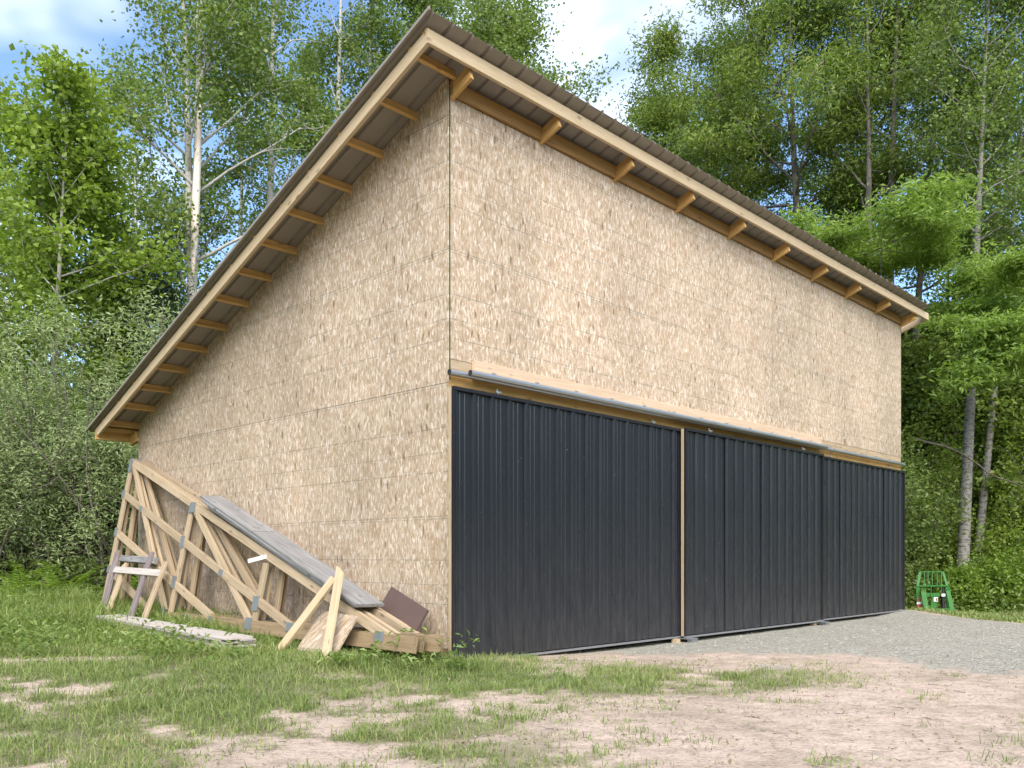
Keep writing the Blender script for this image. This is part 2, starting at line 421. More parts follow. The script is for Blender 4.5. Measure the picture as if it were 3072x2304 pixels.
# ground
m, t = new_mat('ground'); b = NB(t)
tcn = b.n('ShaderNodeTexCoord'); v = tcn.outputs['Object']
ag = b.n('ShaderNodeAttribute', attribute_name='grassy'); agr = b.n('ShaderNodeAttribute', attribute_name='gravelly')
n1 = b.noise(v, 1.2, 3, 0.6); n2 = b.noise(v, 38, 4, 0.8); n3 = b.noise(v, 7, 3, 0.65)
sand = b.ramp(n1.outputs['Fac'], [(0.33, (0.385, 0.305, 0.235)), (0.50, (0.475, 0.375, 0.295)), (0.66, (0.53, 0.41, 0.335))])
sand = b.mix(1.0, sand, b.ramp(n3.outputs['Fac'], [(0.30, 0.72), (0.52, 1.0), (0.7, 1.1)]), 'MULTIPLY')
sand = b.mix(1.0, sand, b.ramp(n2.outputs['Fac'], [(0.34, 0.50), (0.47, 0.96), (0.7, 1.14)]), 'MULTIPLY')
vg = b.vor(v, 55); sg = b.n('ShaderNodeSeparateColor'); b.l(vg.outputs['Color'], sg.inputs[0])
vg2 = b.vor(v, 21); sg2 = b.n('ShaderNodeSeparateColor'); b.l(vg2.outputs['Color'], sg2.inputs[0])
grav = b.ramp(sg.outputs[0], [(0.0, (0.27, 0.265, 0.22)), (0.4, (0.40, 0.395, 0.33)), (0.8, (0.47, 0.46, 0.39)), (1.0, (0.53, 0.505, 0.445))])
grav = b.mix(1.0, grav, b.ramp(sg2.outputs[1], [(0.0, 0.8), (1.0, 1.1)]), 'MULTIPLY')
grav = b.mix(1.0, grav, b.ramp(vg.outputs['Distance'], [(0.35, 1.0), (0.75, 0.55)]), 'MULTIPLY')
gfac = b.ramp(b.math('ADD', agr.outputs['Fac'], b.math('MULTIPLY', b.math('SUBTRACT', n3.outputs['Fac'], 0.5), 0.9)), [(0.35, 0), (0.75, 1)])
c = b.mix(b.math('MULTIPLY', gfac, 0.88), sand, grav)
soil = b.ramp(n2.outputs['Fac'], [(0.30, (0.07, 0.065, 0.03)), (0.5, (0.13, 0.13, 0.06)), (0.7, (0.22, 0.20, 0.11))])
sfac = b.ramp(b.math('ADD', ag.outputs['Fac'], b.math('MULTIPLY', b.math('SUBTRACT', n2.outputs['Fac'], 0.5), 0.8)), [(0.22, 0), (0.85, 0.92)])
c = b.mix(sfac, c, soil)
hb = b.math('ADD', b.math('MULTIPLY', n2.outputs['Fac'], 0.6), b.math('ADD', b.math('MULTIPLY', n3.outputs['Fac'], 1.2), b.math('MULTIPLY', gfac, b.math('MULTIPLY', vg.outputs['Distance'], -0.7))))
b.out(c, 0.95, hb, 0.7, 0.03, 0, 0.15)
# stones and twigs
m, t = new_mat('stone'); b = NB(t)
g = b.n('ShaderNodeNewGeometry')
c = b.ramp(g.outputs['Random Per Island'], [(0, (0.22, 0.205, 0.18)), (0.5, (0.38, 0.355, 0.305)), (1, (0.50, 0.46, 0.40))])
b.out(c, 0.9)
bpy.data.materials.remove(MATS.pop('barn_coord_dummy'))

# ------------------------------------------------------------------ mesh helpers
def mesh_np(name, verts, faces, mat, smoothf=False):
    """verts (n,3); faces (m,k) int array or list of such arrays"""
    if isinstance(faces, np.ndarray): faces = [faces]
    me = bpy.data.meshes.new(name)
    me.vertices.add(len(verts)); me.vertices.foreach_set('co', np.asarray(verts, np.float32).ravel())
    loops = np.concatenate([f.ravel() for f in faces]).astype(np.int32)
    sizes = np.concatenate([np.full(len(f), f.shape[1], np.int32) for f in faces])
    starts = np.concatenate([[0], np.cumsum(sizes)[:-1]]).astype(np.int32)
    me.loops.add(len(loops)); me.loops.foreach_set('vertex_index', loops)
    me.polygons.add(len(sizes)); me.polygons.foreach_set('loop_start', starts)
    try: me.polygons.foreach_set('loop_total', sizes)
    except Exception: pass
    me.polygons.foreach_set('use_smooth', np.full(len(sizes), bool(smoothf)))
    me.update(calc_edges=True)
    if mat: me.materials.append(MATS[mat])
    return me
LOC = {}
def link(name, me, parent=None, mat4=None):
    o = bpy.data.objects.new(name, me); COL.objects.link(o)
    if parent is not None: o.parent = parent
    LOC[o] = Matrix(mat4) if mat4 is not None else Matrix.Identity(4)
    if mat4 is not None: o.matrix_local = mat4
    return o
BOXF = np.array([[0, 3, 2, 1], [4, 5, 6, 7], [0, 1, 5, 4], [1, 2, 6, 5], [2, 3, 7, 6], [3, 0, 4, 7]])
def boxv(lo, hi):
    x0, y0, z0 = lo; x1, y1, z1 = hi
    return np.array([[x0, y0, z0], [x1, y0, z0], [x1, y1, z0], [x0, y1, z0], [x0, y0, z1], [x1, y0, z1], [x1, y1, z1], [x0, y1, z1]], float)
def box(name, parent, mat, lo, hi):
    """axis aligned box; local origin at its centre, grain along its longest side"""
    lo = np.array(lo, float); hi = np.array(hi, float); c = (lo + hi) / 2
    return link(name, mesh_np(name, boxv(lo - c, hi - c), BOXF, mat), parent, Matrix.Translation(Vector(c)))
BEAMS = {}
def beam(name, parent, p, q, w, th, mat, up=(0, 0, 1), point=0.0):
    """board from p to q: width w along 'up', thickness th across; mesh shared between alike boards"""
    p = Vector(p); q = Vector(q); d = q - p; L = d.length; x = d.normalized()
    z = Vector(up); z = (z - x * z.dot(x)).normalized(); y = z.cross(x)
    key = (round(L, 3), round(w, 3), round(th, 3), mat, point)
    if key not in BEAMS:
        bv = min(0.004, th * 0.15)
        me = bpy.data.meshes.new(name)
        bm = bmesh.new()
        vs = [bm.verts.new(c) for c in boxv((-L / 2, -th / 2, -w / 2), (L / 2, th / 2, w / 2))]
        if point:
            for i in (1, 2): vs[i].co.x -= point
        for f in BOXF: bm.faces.new([vs[i] for i in f])
        ed = [e for e in bm.edges if abs(e.verts[0].co.x - e.verts[1].co.x) > L * 0.5]
        bmesh.ops.bevel(bm, geom=ed, offset=bv, segments=1, affect='EDGES')
        bm.to_mesh(me); bm.free(); me.materials.append(MATS[mat]); BEAMS[key] = me
    M = Matrix((x, y, z)).transposed().to_4x4(); M.translation = (p + q) / 2
    return link(name, BEAMS[key], parent, M)
def prism(name, parent, mat, poly, axis, a0, a1):
    """polygon (list of 2-tuples) extruded along axis 0 (u) with (v,z) or axis 1 (v) with (u,z)"""
    n = len(poly); vs = []
    for a in (a0, a1):
        for (s, z) in poly: vs.append((a, s, z) if axis == 0 else (s, a, z))
    vs = np.array(vs, float); c = vs.mean(0)
    quads = np.array([[i, (i + 1) % n, n + (i + 1) % n, n + i] for i in range(n)])
    caps = np.array([list(range(n))[::-1], list(range(n, 2 * n))])
    me = mesh_np(name, vs - c, [quads, caps], mat)
    bm = bmesh.new(); bm.from_mesh(me); bmesh.ops.recalc_face_normals(bm, faces=bm.faces); bm.to_mesh(me); bm.free()
    return link(name, me, parent, Matrix.Translation(Vector(c)))
def tube_np(pts, rad, sides=6, caps=True):
    pts = np.asarray(pts, float); rad = np.asarray(rad, float); n = len(pts)
    tn = np.gradient(pts, axis=0); tn /= np.linalg.norm(tn, axis=1)[:, None] + 1e-9
    ref = np.where(np.abs(tn[:, 2:3]) < 0.9, np.array([[0, 0, 1.0]]), np.array([[1.0, 0, 0]]))
    if n > 1: ref = np.repeat(ref[:1] if abs(tn[0, 2]) < 0.9 or n < 3 else np.array([[1.0, 0, 0]]), n, 0)
    a = np.cross(tn, ref); a /= np.linalg.norm(a, axis=1)[:, None] + 1e-9
    bb = np.cross(tn, a)
    an = np.linspace(0, 2 * math.pi, sides, endpoint=False)
    ring = a[:, None, :] * np.cos(an)[None, :, None] + bb[:, None, :] * np.sin(an)[None, :, None]
    v = (pts[:, None, :] + ring * rad[:, None, None]).reshape(-1, 3)
    i = np.arange(n - 1)[:, None] * sides; j = np.arange(sides)[None, :]; k = (j + 1) % sides
    f = np.stack([i + j, i + k, i + sides + k, i + sides + j], -1).reshape(-1, 4)
    return v, f
class Acc:
    def __init__(s): s.v = []; s.f = []; s.n = 0
    def add(s, v, f): s.v.append(v); s.f.append(f + s.n); s.n += len(v)
    def mesh(s, name, mat, sm=False): return mesh_np(name, np.concatenate(s.v), np.concatenate(s.f), mat, sm)
def tube(name, parent, pts, r, mat, sides=12):
    a = Acc(); a.add(*tube_np(pts, np.full(len(pts), r), sides))
    return link(name, a.mesh(name, mat, True), parent)

# ------------------------------------------------------------------ ground (one sheet to the horizon)
def axis(fine0, fine1, step, far):
    c = list(np.arange(fine0, fine1 + 1e-6, step)); s = step; a = fine1; hi = []
    while a < far: s *= 1.25; a += s; hi.append(a)
    s = step; a = fine0; lo = []
    while a > -far: s *= 1.25; a -= s; lo.append(a)
    return np.array(lo[::-1] + c + hi)
gx = axis(-10.0, 10.0, 0.08, 900); gy = axis(3.0, 17.0, 0.08, 900)
XX, YY = np.meshgrid(gx, gy, indexing='xy')
ZZ = gz(XX, YY)
near = smooth(40, 20, np.hypot(XX, YY))
ZZ = ZZ * near - 0.3 * (1 - near)
ZZ = ZZ + 0.016 * (fbm(XX, YY, 4.0, 71, 3) - 0.5) * near
nx, ny = len(gx), len(gy)
ii = (np.arange(ny - 1)[:, None] * nx + np.arange(nx - 1)[None, :]).ravel()
gm = mesh_np('ground', np.stack([XX, YY, ZZ], -1).reshape(-1, 3), np.stack([ii, ii + 1, ii + nx + 1, ii + nx], -1), 'ground', True)
at = gm.attributes.new('grassy', 'FLOAT', 'POINT')
far = smooth(18, 26, np.hypot(XX, YY))
at.data.foreach_set('value', np.maximum(grass_mask(XX, YY), far).ravel().astype(np.float32))
at = gm.attributes.new('gravelly', 'FLOAT', 'POINT')
at.data.foreach_set('value', gravel_mask(XX, YY).ravel().astype(np.float32))
tag(link('ground', gm), kind='structure')

# ------------------------------------------------------------------ barn
UL, VL = 10.97, 6.80
SL = 0.359
def ref(v): return 5.45 - SL * (v + 0.31)
# walls behind the sheathing
gable = prism('gable_wall', barn, 'treated', [(0.06, -0.1), (VL - 0.05, -0.1), (VL - 0.05, ref(VL - 0.05) - 0.03), (0.06, ref(0.06) - 0.03)], 0, 0.002, 0.09)
frontw = box('front_wall', barn, 'fir_warm_shade', (0.002, 0.0, 2.50), (UL - 0.002, 0.055, 5.14))
prism('right_wall', barn, 'osb', [(0.06, -0.1), (VL, -0.1), (VL, ref(VL) - 0.03), (0.06, ref(0.06) - 0.03)], 0, UL - 0.09, UL - 0.003)
box('back_wall', barn, 'osb', (0.1, VL - 0.045, -0.1), (UL - 0.1, VL, ref(VL) - 0.1))
# gable panels, each sheet 4 x 8 ft set on end
rows = [(0.13, 2.5690), (2.5710, 5.009), (5.011, 6.0)]
k = 0
vv = 0.0
while vv < VL - 0.01:
    v0, v1 = vv + 0.0015, min(vv + 1.219, VL) - 0.0015
    for z0, z1 in rows:
        t0, t1 = ref(v0) + 0.02, ref(v1) + 0.02
        if t0 <= z0 + 0.02: continue
        poly = [(v0, z0)]
        if t1 >= z1: poly += [(v1, z0), (v1, z1), (v0, z1)]
        else:
            ve = v0 + (t0 - z0) / SL if t1 < z0 else v1
            if t1 < z0: poly += [(ve, z0)]
            else: poly += [(v1, z0), (v1, t1)]
            if t0 > z1: poly += [(v0 + (t0 - z1) / SL, z1), (v0, z1)]
            else: poly += [(v0, t0)]
        prism('osb_panel', gable, 'osb', poly, 0, -0.0112 - 0.0012 * (k % 3), 0.0)
        k += 1
    vv += 1.219
# front sheets
for i in range(9):
    box('osb_panel', frontw, 'osb', (i * 1.219 + 0.0015, -0.0115 - 0.001 * (i % 2), 2.786), (min((i + 1) * 1.219, UL) - 0.0015, -0.0008, 5.18))
# children of wall meshes: move into wall space
for wl in (gable, frontw):
    inv = LOC[wl].inverted()
    for ch in wl.children: ch.matrix_local = inv @ LOC[ch]
box('painted_edge', barn, 'green_edge', (-0.0035, -0.014, 2.60), (0.0008, 0.0, 5.27))
box('painted_edge', barn, 'green_edge', (UL - 0.0012, -0.014, 2.79), (UL + 0.003, 0.0, 5.18))
beam('skirt_board', barn, (0.012, 0.0, 0.02), (0.012, VL, 0.02), 0.235, 0.036, 'treated')
# plate above the front sheets and the purlin over it
beam('wall_plate', barn, (0.0, -0.032, 5.250), (UL, -0.032, 5.250), 0.135, 0.038, 'fir_deep_shade')  # shade at the wall top is painted in by the darkened wood
# purlins over the gable, carried out to the fly rafter
for k in range(14):
    v = -0.07 + 0.528 * k
    z = ref(v) - 0.018
    beam('purlin', barn, (-0.517, v, z), ((11.487 if k else -0.002), v, z), 0.089, 0.038, 'fir_warm_shade', (0, SL, 1))
# fly rafters and fascias
for u in (-0.50, 11.47):
    beam('fly_rafter', barn, (u, -0.275, ref(-0.275) - 0.056), (u, 7.02, ref(7.02) - 0.056), 0.115, 0.04, 'pine_pale', (0, SL, 1))
for ua, ub, dz_ in ((-0.522, 3.655, 0.0), (3.658, 7.914, 0.003), (7.917, 11.492, -0.001)):
    beam('fascia', barn, (ua, -0.295 + dz_ * 0.5, 5.45 - 0.062 + dz_), (ub, -0.295 + dz_ * 0.5, 5.45 - 0.062 - dz_ * 0.5), 0.125, 0.038, 'pine_pale')
beam('fascia_ledger', barn, (-0.515, -0.245, 5.455), (11.48, -0.245, 5.455), 0.03, 0.07, 'fir_warm_shade')
beam('back_fascia', barn, (-0.522, 7.055, ref(7.05) - 0.075), (11.492, 7.055, ref(7.05) - 0.075), 0.14, 0.038, 'fir_warm_shade')
beam('back_fascia_ledger', barn, (-0.47, 6.93, ref(6.93) - 0.05), (11.44, 6.93, ref(6.93) - 0.05), 0.06, 0.09, 'fir_warm_shade')
beam('corner_block', barn, (-0.02, 6.80, ref(6.9) - 0.13), (-0.02, 7.03, ref(7.0) - 0.14), 0.15, 0.06, 'fir_warm_shade')
# rafter tails at every truss, 4 ft apart
for k in range(10):
    u = min(max(1.219 * k, 0.02), UL - 0.02)
    beam('rafter_tail', barn, (u, -0.262, ref(-0.262) - 0.125), (u, 0.12, ref(0.12) - 0.125), 0.135, 0.038, 'fir_warm_shade', (0, SL, 1))
# ribbed metal sheets
def rib_profile(width, nb, h=0.019, minor=True):
    p = width / nb; pts = []
    for i in range(nb):
        x = i * p
        pts += [(x - 0.030 if i else x, 0) if i else (0, 0)]
        if i == 0: pts = [(0, 0), (0.012, 0), (0.026, h), (0.046, h), (0.060, 0)]
        else: pts += [(x + 0.012, 0), (x + 0.026, h), (x + 0.046, h), (x + 0.060, 0)]
        for mx_ in ((0.105, 0.165) if minor else ()):
            c = x + mx_ * p / 0.2286
            pts += [(c - 0.014, 0), (c - 0.007, h * 0.2), (c + 0.007, h * 0.2), (c + 0.014, 0)]
    pts = [q for i, q in enumerate(pts) if i == 0 or q[0] > pts[i - 1][0] + 1e-6]
    pts.append((width, 0))
    return np.array(pts)
def ribbed(name, width, nb, length, mat, th=0.0012, h=0.026, minor=True):
    """x across, y along the length, z = rib height"""
    pr = rib_profile(width, nb, h, minor); n = len(pr); vs = []
    for y in (0, length):
        vs += [(x, y, z) for x, z in pr] + [(x, y, z - th) for x, z in pr]
    vs = np.array(vs, float); i = np.arange(n - 1)
    top = np.stack([i, i + 1, 2 * n + i + 1, 2 * n + i], -1)
    bot = np.stack([n + i, 3 * n + i, 3 * n + i + 1, n + i + 1], -1)
    e0 = np.stack([i, n + i, n + i + 1, i + 1], -1); e1 = np.stack([2 * n + i, 2 * n + i + 1, 3 * n + i + 1, 3 * n + i], -1)
    return mesh_np(name, vs, np.concatenate([top, bot, e0, e1]), mat)
rl = math.hypot(1, SL)
roof_me = ribbed('roof_sheet', 0.9144, 4, (7.20 + 0.42) * rl, 'roof_metal', 0.0012, 0.024, False)
d = Vector((0, 1, -SL)).normalized(); nrm = Vector((0, SL, 1)).normalized()
for i in range(14):
    u = -0.60 + 0.9144 * i
    if u + 0.9144 > 11.9: break
    M = Matrix((Vector((1, 0, 0)), d, nrm)).transposed().to_4x4()
    M.translation = Vector((u, -0.42, ref(-0.42) + 0.032 + 0.0016 * (i % 2)))
    link('roof_sheet', roof_me, barn, M)
prism('rake_trim', barn, 'roof_metal', [(-0.425, ref(-0.425) + 0.03), (7.2, ref(7.2) + 0.03), (7.2, ref(7.2) + 0.058), (-0.425, ref(-0.425) + 0.058)], 0, -0.606, -0.59)

# header, track board, tracks
box('header_board', barn, 'fir_warm_shade', (0.0, -0.009, 2.50), (UL, -0.001, 2.655))
box('header_board', barn, 'pine', (0.0, -0.0075, 2.66), (UL, -0.001, 2.784))
beam('track_board', barn, (0.27, -0.034, 2.722), (7.60, -0.034, 2.722), 0.168, 0.038, 'track_board')
def track(name, u0, u1, v, z):
    o = tube(name, barn, [(u0, v, z), ((u0 + u1) / 2, v, z), (u1, v, z)], 0.028, 'galvanised', 14)
    c = tube('tube_mouth', o, [(u0 - 0.002, v, z), (u0 + 0.02, v, z)], 0.0258, 'tube_inner_shade', 14)
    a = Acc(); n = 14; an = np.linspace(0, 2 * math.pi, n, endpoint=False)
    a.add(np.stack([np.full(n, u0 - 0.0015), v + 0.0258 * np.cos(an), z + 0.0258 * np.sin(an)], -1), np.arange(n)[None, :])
    link('bore_shade_disc', mesh_np('bore_shade_disc', a.v[0], a.f[0], 'tube_inner_shade'), o)  # dark disc drawn for the shade inside the tube end
    return o
track('rear_track', -0.06, UL + 0.0, -0.066, 2.645)
track('front_track', 0.13, 7.60, -0.140, 2.655)
tube('track_joint', barn, [(4.30, -0.140, 2.655), (4.40, -0.140, 2.655)], 0.031, 'galvanised', 14)
def bracket(u, v, z):
    a = Acc()
    a.add(boxv((u - 0.028, v - 0.004, z + 0.012), (u + 0.028, v, z + 0.052)), BOXF)
    a.add(boxv((u - 0.012, v - 0.075, z + 0.012), (u + 0.012, v, z + 0.018)), BOXF)
    a.add(boxv((u - 0.004, v - 0.010, z + 0.034), (u + 0.004, v - 0.004, z + 0.042)), BOXF)
    link('track_bracket', a.mesh('track_bracket', 'plate_steel'), barn)
for k in range(12): bracket(0.52 + 0.61 * k, -0.0535, 2.672)
for k in range(5): bracket(8.0 + 0.61 * k, -0.0135, 2.66)

# sliding doors
def door(u0, u1, vb, z0, z1, label):
    """vb = back plane, door 0.045 thick towards -v"""
    th = 0.042
    fr = beam('sliding_door', barn, (u0 + 0.02, vb - th / 2, z0 + 0.02), (u0 + 0.02, vb - th / 2, z1 - 0.01), 0.04, th, 'pine', (1, 0, 0))
    fr['label'] = label
    inv = LOC[fr].inverted()
    kids = []
    kids.append(box('door_frame', fr, 'implement_dark', (u0 + 0.042, vb - th * 0.45, z0 + 0.03), (u1, vb, z1 - 0.02)))
    n = int(round((u1 - u0) / 0.9144)); w = (u1 - u0 - 0.012) / n
    me = ribbed('metal_panel', w - 0.001, 4, z1 - z0 - 0.05, 'door_metal')
    for i in range(n):
        M = Matrix((Vector((1, 0, 0)), Vector((0, 0, 1)), Vector((0, -1, 0)))).transposed().to_4x4() @ Matrix.Rotation(0.0012 * ((i * 7 + int(u0 * 3)) % 5 - 2), 4, 'X') @ Matrix.Rotation(0.0022 * ((i * 5 + int(u0)) % 5 - 1), 4, 'Y')
        M.translation = Vector((u0 + 0.006 + i * w, vb - th - 0.002 - 0.0008 * (i % 2), z0 + 0.03))
        kids.append(link('metal_panel', me, fr, M))
    kids.append(box('top_trim', fr, 'door_trim', (u0 + 0.003, vb - th - 0.030, z1 - 0.032), (u1, vb - th + 0.002, z1)))
    kids.append(box('bottom_trim', fr, 'trim_light', (u0 + 0.003, vb - th - 0.030, z0), (u1, vb - th + 0.002, z0 + 0.020)))
    kids.append(box('edge_trim', fr, 'door_trim', (u0 + 0.001, vb - th - 0.026, z0 + 0.021), (u0 + 0.022, vb - th - 0.0005, z1 - 0.033)))
    kids.append(box('edge_trim', fr, 'door_trim', (u1 - 0.022, vb - th - 0.027, z0 + 0.021), (u1 - 0.001, vb - th - 0.0005, z1 - 0.033)))
    for f in (0.16, 0.84):
        u = u0 + (u1 - u0) * f
        a = Acc(); vm = vb - th / 2
        a.add(boxv((u - 0.006, vm - 0.006, z1 - 0.01), (u + 0.006, vm + 0.006, z1 + 0.06)), BOXF)
        a.add(boxv((u - 0.035, vm - 0.028, z1 + 0.018), (u + 0.035, vm - 0.010, z1 + 0.034)), BOXF)
        a.add(boxv((u - 0.02, vm - 0.034, z1 + 0.002), (u - 0.008, vm - 0.022, z1 + 0.03)), BOXF)
        kids.append(link('hanger', a.mesh('hanger', 'galvanised'), fr))
    for ch in kids: ch.matrix_local = inv @ LOC[ch]
    return fr
door(-0.055, 3.70, -0.045, 0.0, 2.515, 'dark ribbed door nearest the corner')
door(3.60, 7.36, -0.128, 0.0, 2.520, 'dark ribbed middle door standing proud')
door(7.28, 10.88, -0.045, 0.0, 2.515, 'dark ribbed door at the far end')
for u in (3.66, 7.32):
    a = Acc(); gzv = float(gz(*W(u, -0.2)))
    a.add(boxv((u - 0.03, -0.26, gzv - 0.05), (u + 0.10, -0.20, -0.005)), BOXF)
    a.add(boxv((u - 0.06, -0.27, -0.014), (u + 0.10, -0.12, -0.004)), BOXF)
    link('floor_guide', a.mesh('floor_guide', 'plate_steel'), barn)
    box('guide_stake', barn, 'pine', (u - 0.20, -0.16, gzv - 0.1), (u - 0.12, -0.09, -0.004))
box('door_jamb', barn, 'treated', (0.05, 0.0, -0.1), (0.14, 0.10, 2.5))
box('door_jamb', barn, 'treated', (UL - 0.14, 0.0, -0.1), (UL - 0.05, 0.10, 2.5))

# ------------------------------------------------------------------ things leaning on the gable wall
def thing(name, label, cat, u, v, z, group=None):
    x, y = W(u, v)
    return empty(name, (x, y, z), TH, label, cat, group)
def make_truss(u0, v0, z0, ut, label, front):
    TRL = math.hypot(ut - u0, 2.18); TU = Vector((ut - u0, 0, 2.18)) / TRL; TN = Vector((-2.18, 0, ut - u0)) / TRL   # TN points away from the wall
    r = thing('roof_truss', label, 'roof truss', u0, v0, z0, 'spare roof trusses leaning on the gable wall')
    def P(v, t, n=0.0): return Vector((0, v, 0)) + TU * t + TN * n
    mem = [('top_chord', (6.56, 2.165), (-0.12, -0.005), 0.095, 0.042), ('bottom_chord', (6.42, 0.03), (-0.26, 0.03), 0.145, 0.046),
           ('end_post', (6.545, 0.10), (6.515, 2.12), 0.089, 0.039),
           ('web', (6.42, 2.09), (4.58, 0.10), 0.085, 0.037), ('web', (4.37, 1.38), (4.43, 0.10), 0.089, 0.0355),
           ('web', (4.25, 1.36), (2.52, 0.09), 0.089, 0.0375), ('web', (2.38, 0.72), (2.42, 0.09), 0.089, 0.0345),
           ('brace', (6.57, 1.69), (1.66, 0.06), 0.089, 0.050), ('brace', (6.58, 1.14), (3.36, 0.09), 0.089, 0.0505), ('brace', (6.58, 0.61), (5.08, 0.11), 0.089, 0.051)]
    for nm, a, b_, w, th in mem:
        if nm == 'brace' and not front: continue
        mt = 'treated' if nm == 'bottom_chord' else 'pine'
        beam(nm, r, P(*a), P(*b_), w, th, mt, TU if abs(a[1] - b_[1]) < 1.9 else (0, 1, 0))
    for v, t, w, h in ((6.50, 2.10, 0.10, 0.19), (6.55, 1.69, 0.10, 0.10), (6.55, 1.14, 0.10, 0.12), (6.55, 0.61, 0.10, 0.10), (4.32, 1.40, 0.16, 0.13),
                       (4.42, 0.97, 0.10, 0.15), (4.45, 0.47, 0.11, 0.15), (4.58, 0.07, 0.11, 0.16), (3.95, 0.03, 0.10, 0.13), (2.5, 0.06, 0.13, 0.13), (5.86, 1.45, 0.10, 0.07),
                       (2.42, 0.28, 0.12, 0.16), (1.68, 0.07, 0.13, 0.09), (3.30, 0.60, 0.10, 0.07), (3.36, 0.07, 0.08, 0.06), (0.22, 0.07, 0.13, 0.09)):
        if not front and (v, t) not in ((6.50, 2.10), (4.32, 1.40), (4.58, 0.07), (2.5, 0.06)): continue
        q = P(v, t, 0.0275)
        beam('plate', r, q - TU * (h / 2), q + TU * (h / 2), w, 0.003, 'plate_steel', (0, 1, 0))
    return r
make_truss(-0.62, 0.0, 0.20, -0.20, 'outermost light wooden roof truss leaning on the gable wall', True)
make_truss(-0.505, 0.045, 0.197, -0.155, 'second light wooden roof truss from the front of the leaning stack', False)
make_truss(-0.40, -0.05, 0.194, -0.11, 'third light wooden roof truss from the front of the leaning stack', False)
make_truss(-0.30, 0.03, 0.19, -0.062, 'innermost roof truss in the leaning stack, nearest the gable wall', False)

def board(name, label, cat, p, q, w, th, mat, up, group=None, part='board', point=0.0):
    """single board as a thing of its own; p, q in barn coordinates"""
    o = beam(name, None, p, q, w, th, mat, up, point)
    o.matrix_world = Matrix.Translation((P0[0], P0[1], 0)) @ Matrix.Rotation(TH, 4, 'Z') @ LOC[o]
    return tag(o, label, cat, group)
G1 = 'grey planks on the trusses'
U1 = (0.96, 0.05, 0.0)
board('grey_plank', 'long grey plank lying undermost along the slope of the trusses', 'plank', (-0.29, 3.93, 1.640), (-0.455, 0.62, 0.515), 0.30, 0.028, 'weathered', (1, 0, 0), G1)
board('grey_plank', 'upper grey plank at the high end of the truss slope', 'plank', (-0.275, 4.02, 1.700), (-0.345, 2.66, 1.240), 0.30, 0.028, 'weathered', (1, 0, 0), G1)
board('grey_plank', 'upper grey plank at the low end of the truss slope', 'plank', (-0.34, 2.64, 1.235), (-0.475, 0.56, 0.527), 0.31, 0.028, 'weathered', (1, 0, 0), G1)

board('grey_plank', 'thin grey plank edge showing between the other planks on the truss slope', 'plank', (-0.30, 3.80, 1.566), (-0.44, 0.95, 0.597), 0.27, 0.026, 'weathered', (1, 0, 0), G1)
def hframe(name, label, l1, l2, rail, mat, rmat, railn):
    c = (Vector(l1[1]) + Vector(l2[1])) / 2
    x, y = W(c.x, c.y); r = empty(name, (x, y, c.z), TH, label, 'wooden frame', 'small frames leaning on the trusses')
    for a, b_ in (l1, l2): beam('leg', r, Vector(a) - c, Vector(b_) - c, 0.088, 0.038, mat, (0, 1, 0))
    off = Vector((railn, 0, 0))
    beam('rail', r, Vector(rail[0]) - c + off, Vector(rail[1]) - c + off, 0.09, 0.037, rmat, (0.4, 0, 0.75))
hframe('h_shaped_frame', 'weathered grey wooden H-shaped frame leaning on the trusses',
       ((-0.535, 6.22, 1.04), (-0.985, 5.60, 0.18)), ((-0.545, 5.10, 1.02), (-1.00, 4.70, 0.17)), ((-0.56, 6.10, 0.95), (-0.58, 4.93, 0.92)), 'weathered_purple', 'weathered', 0.022)
hframe('h_shaped_frame', 'pale brown wooden H-shaped frame leaning beside the grey one',
       ((-0.60, 5.80, 0.87), (-0.99, 5.44, 0.18)), ((-0.59, 4.60, 0.90), (-1.00, 4.33, 0.16)), ((-0.66, 5.93, 0.80), (-0.67, 4.53, 0.77)), 'pine', 'siding', -0.02)

G2 = 'pale siding boards stacked flat on the grass'
rnd = random.Random(4)
for lay in range(5):
    for s in range(2):
        g0 = float(gz(*W(-1.1, 4.9))) + 0.03; g1 = float(gz(*W(-1.2, 1.6))) + 0.03
        du = -1.075 - 0.165 * s + rnd.uniform(-0.012, 0.012)
        e = rnd.uniform(-0.06, 0.06)
        board('siding_board', 'pale weathered siding board in the flat stack on the grass before the trusses', 'board',
              (du + 0.0, 4.95 + e, g0 + 0.010 + lay * 0.018), (du - 0.06, 1.62 + e, g1 + 0.010 + lay * 0.018), 0.160, 0.0165, 'siding', (1, 0, 0), G2)
board('pale_stud', 'pale two-by-four with a pointed top standing steeply against the planks', 'stud', (-1.03, 0.47, 0.03), (-0.60, 0.84, 0.90), 0.089, 0.038, 'pine_pale', (0, 1, 0), None, 'board', 0.10)
board('pale_stud', 'pale two-by-four slanting left from the tip of the pointed one', 'stud', (-1.02, 1.30, 0.04), (-0.68, 0.84, 0.77), 0.089, 0.038, 'pine_pale', (0, 1, 0.4))
def slab(name, label, cat, c4, th, mat):
    """flat board with four given corners (barn coordinates), thickness towards the camera side"""
    c = np.array(c4, float); n = np.cross(c[1] - c[0], c[3] - c[0]); n /= np.linalg.norm(n)
    if n[0] > 0: n = -n
    o0 = c.mean(0); vs = np.concatenate([c - o0, c - o0 + n * th])
    me = mesh_np(name, vs, BOXF, mat)
    bm = bmesh.new(); bm.from_mesh(me); bmesh.ops.recalc_face_normals(bm, faces=bm.faces); bm.to_mesh(me); bm.free()
    x, y = W(o0[0], o0[1])
    o = link(name, me); o.location = (x, y, o0[2]); o.rotation_euler = (0, 0, TH)
    return tag(o, label, cat)
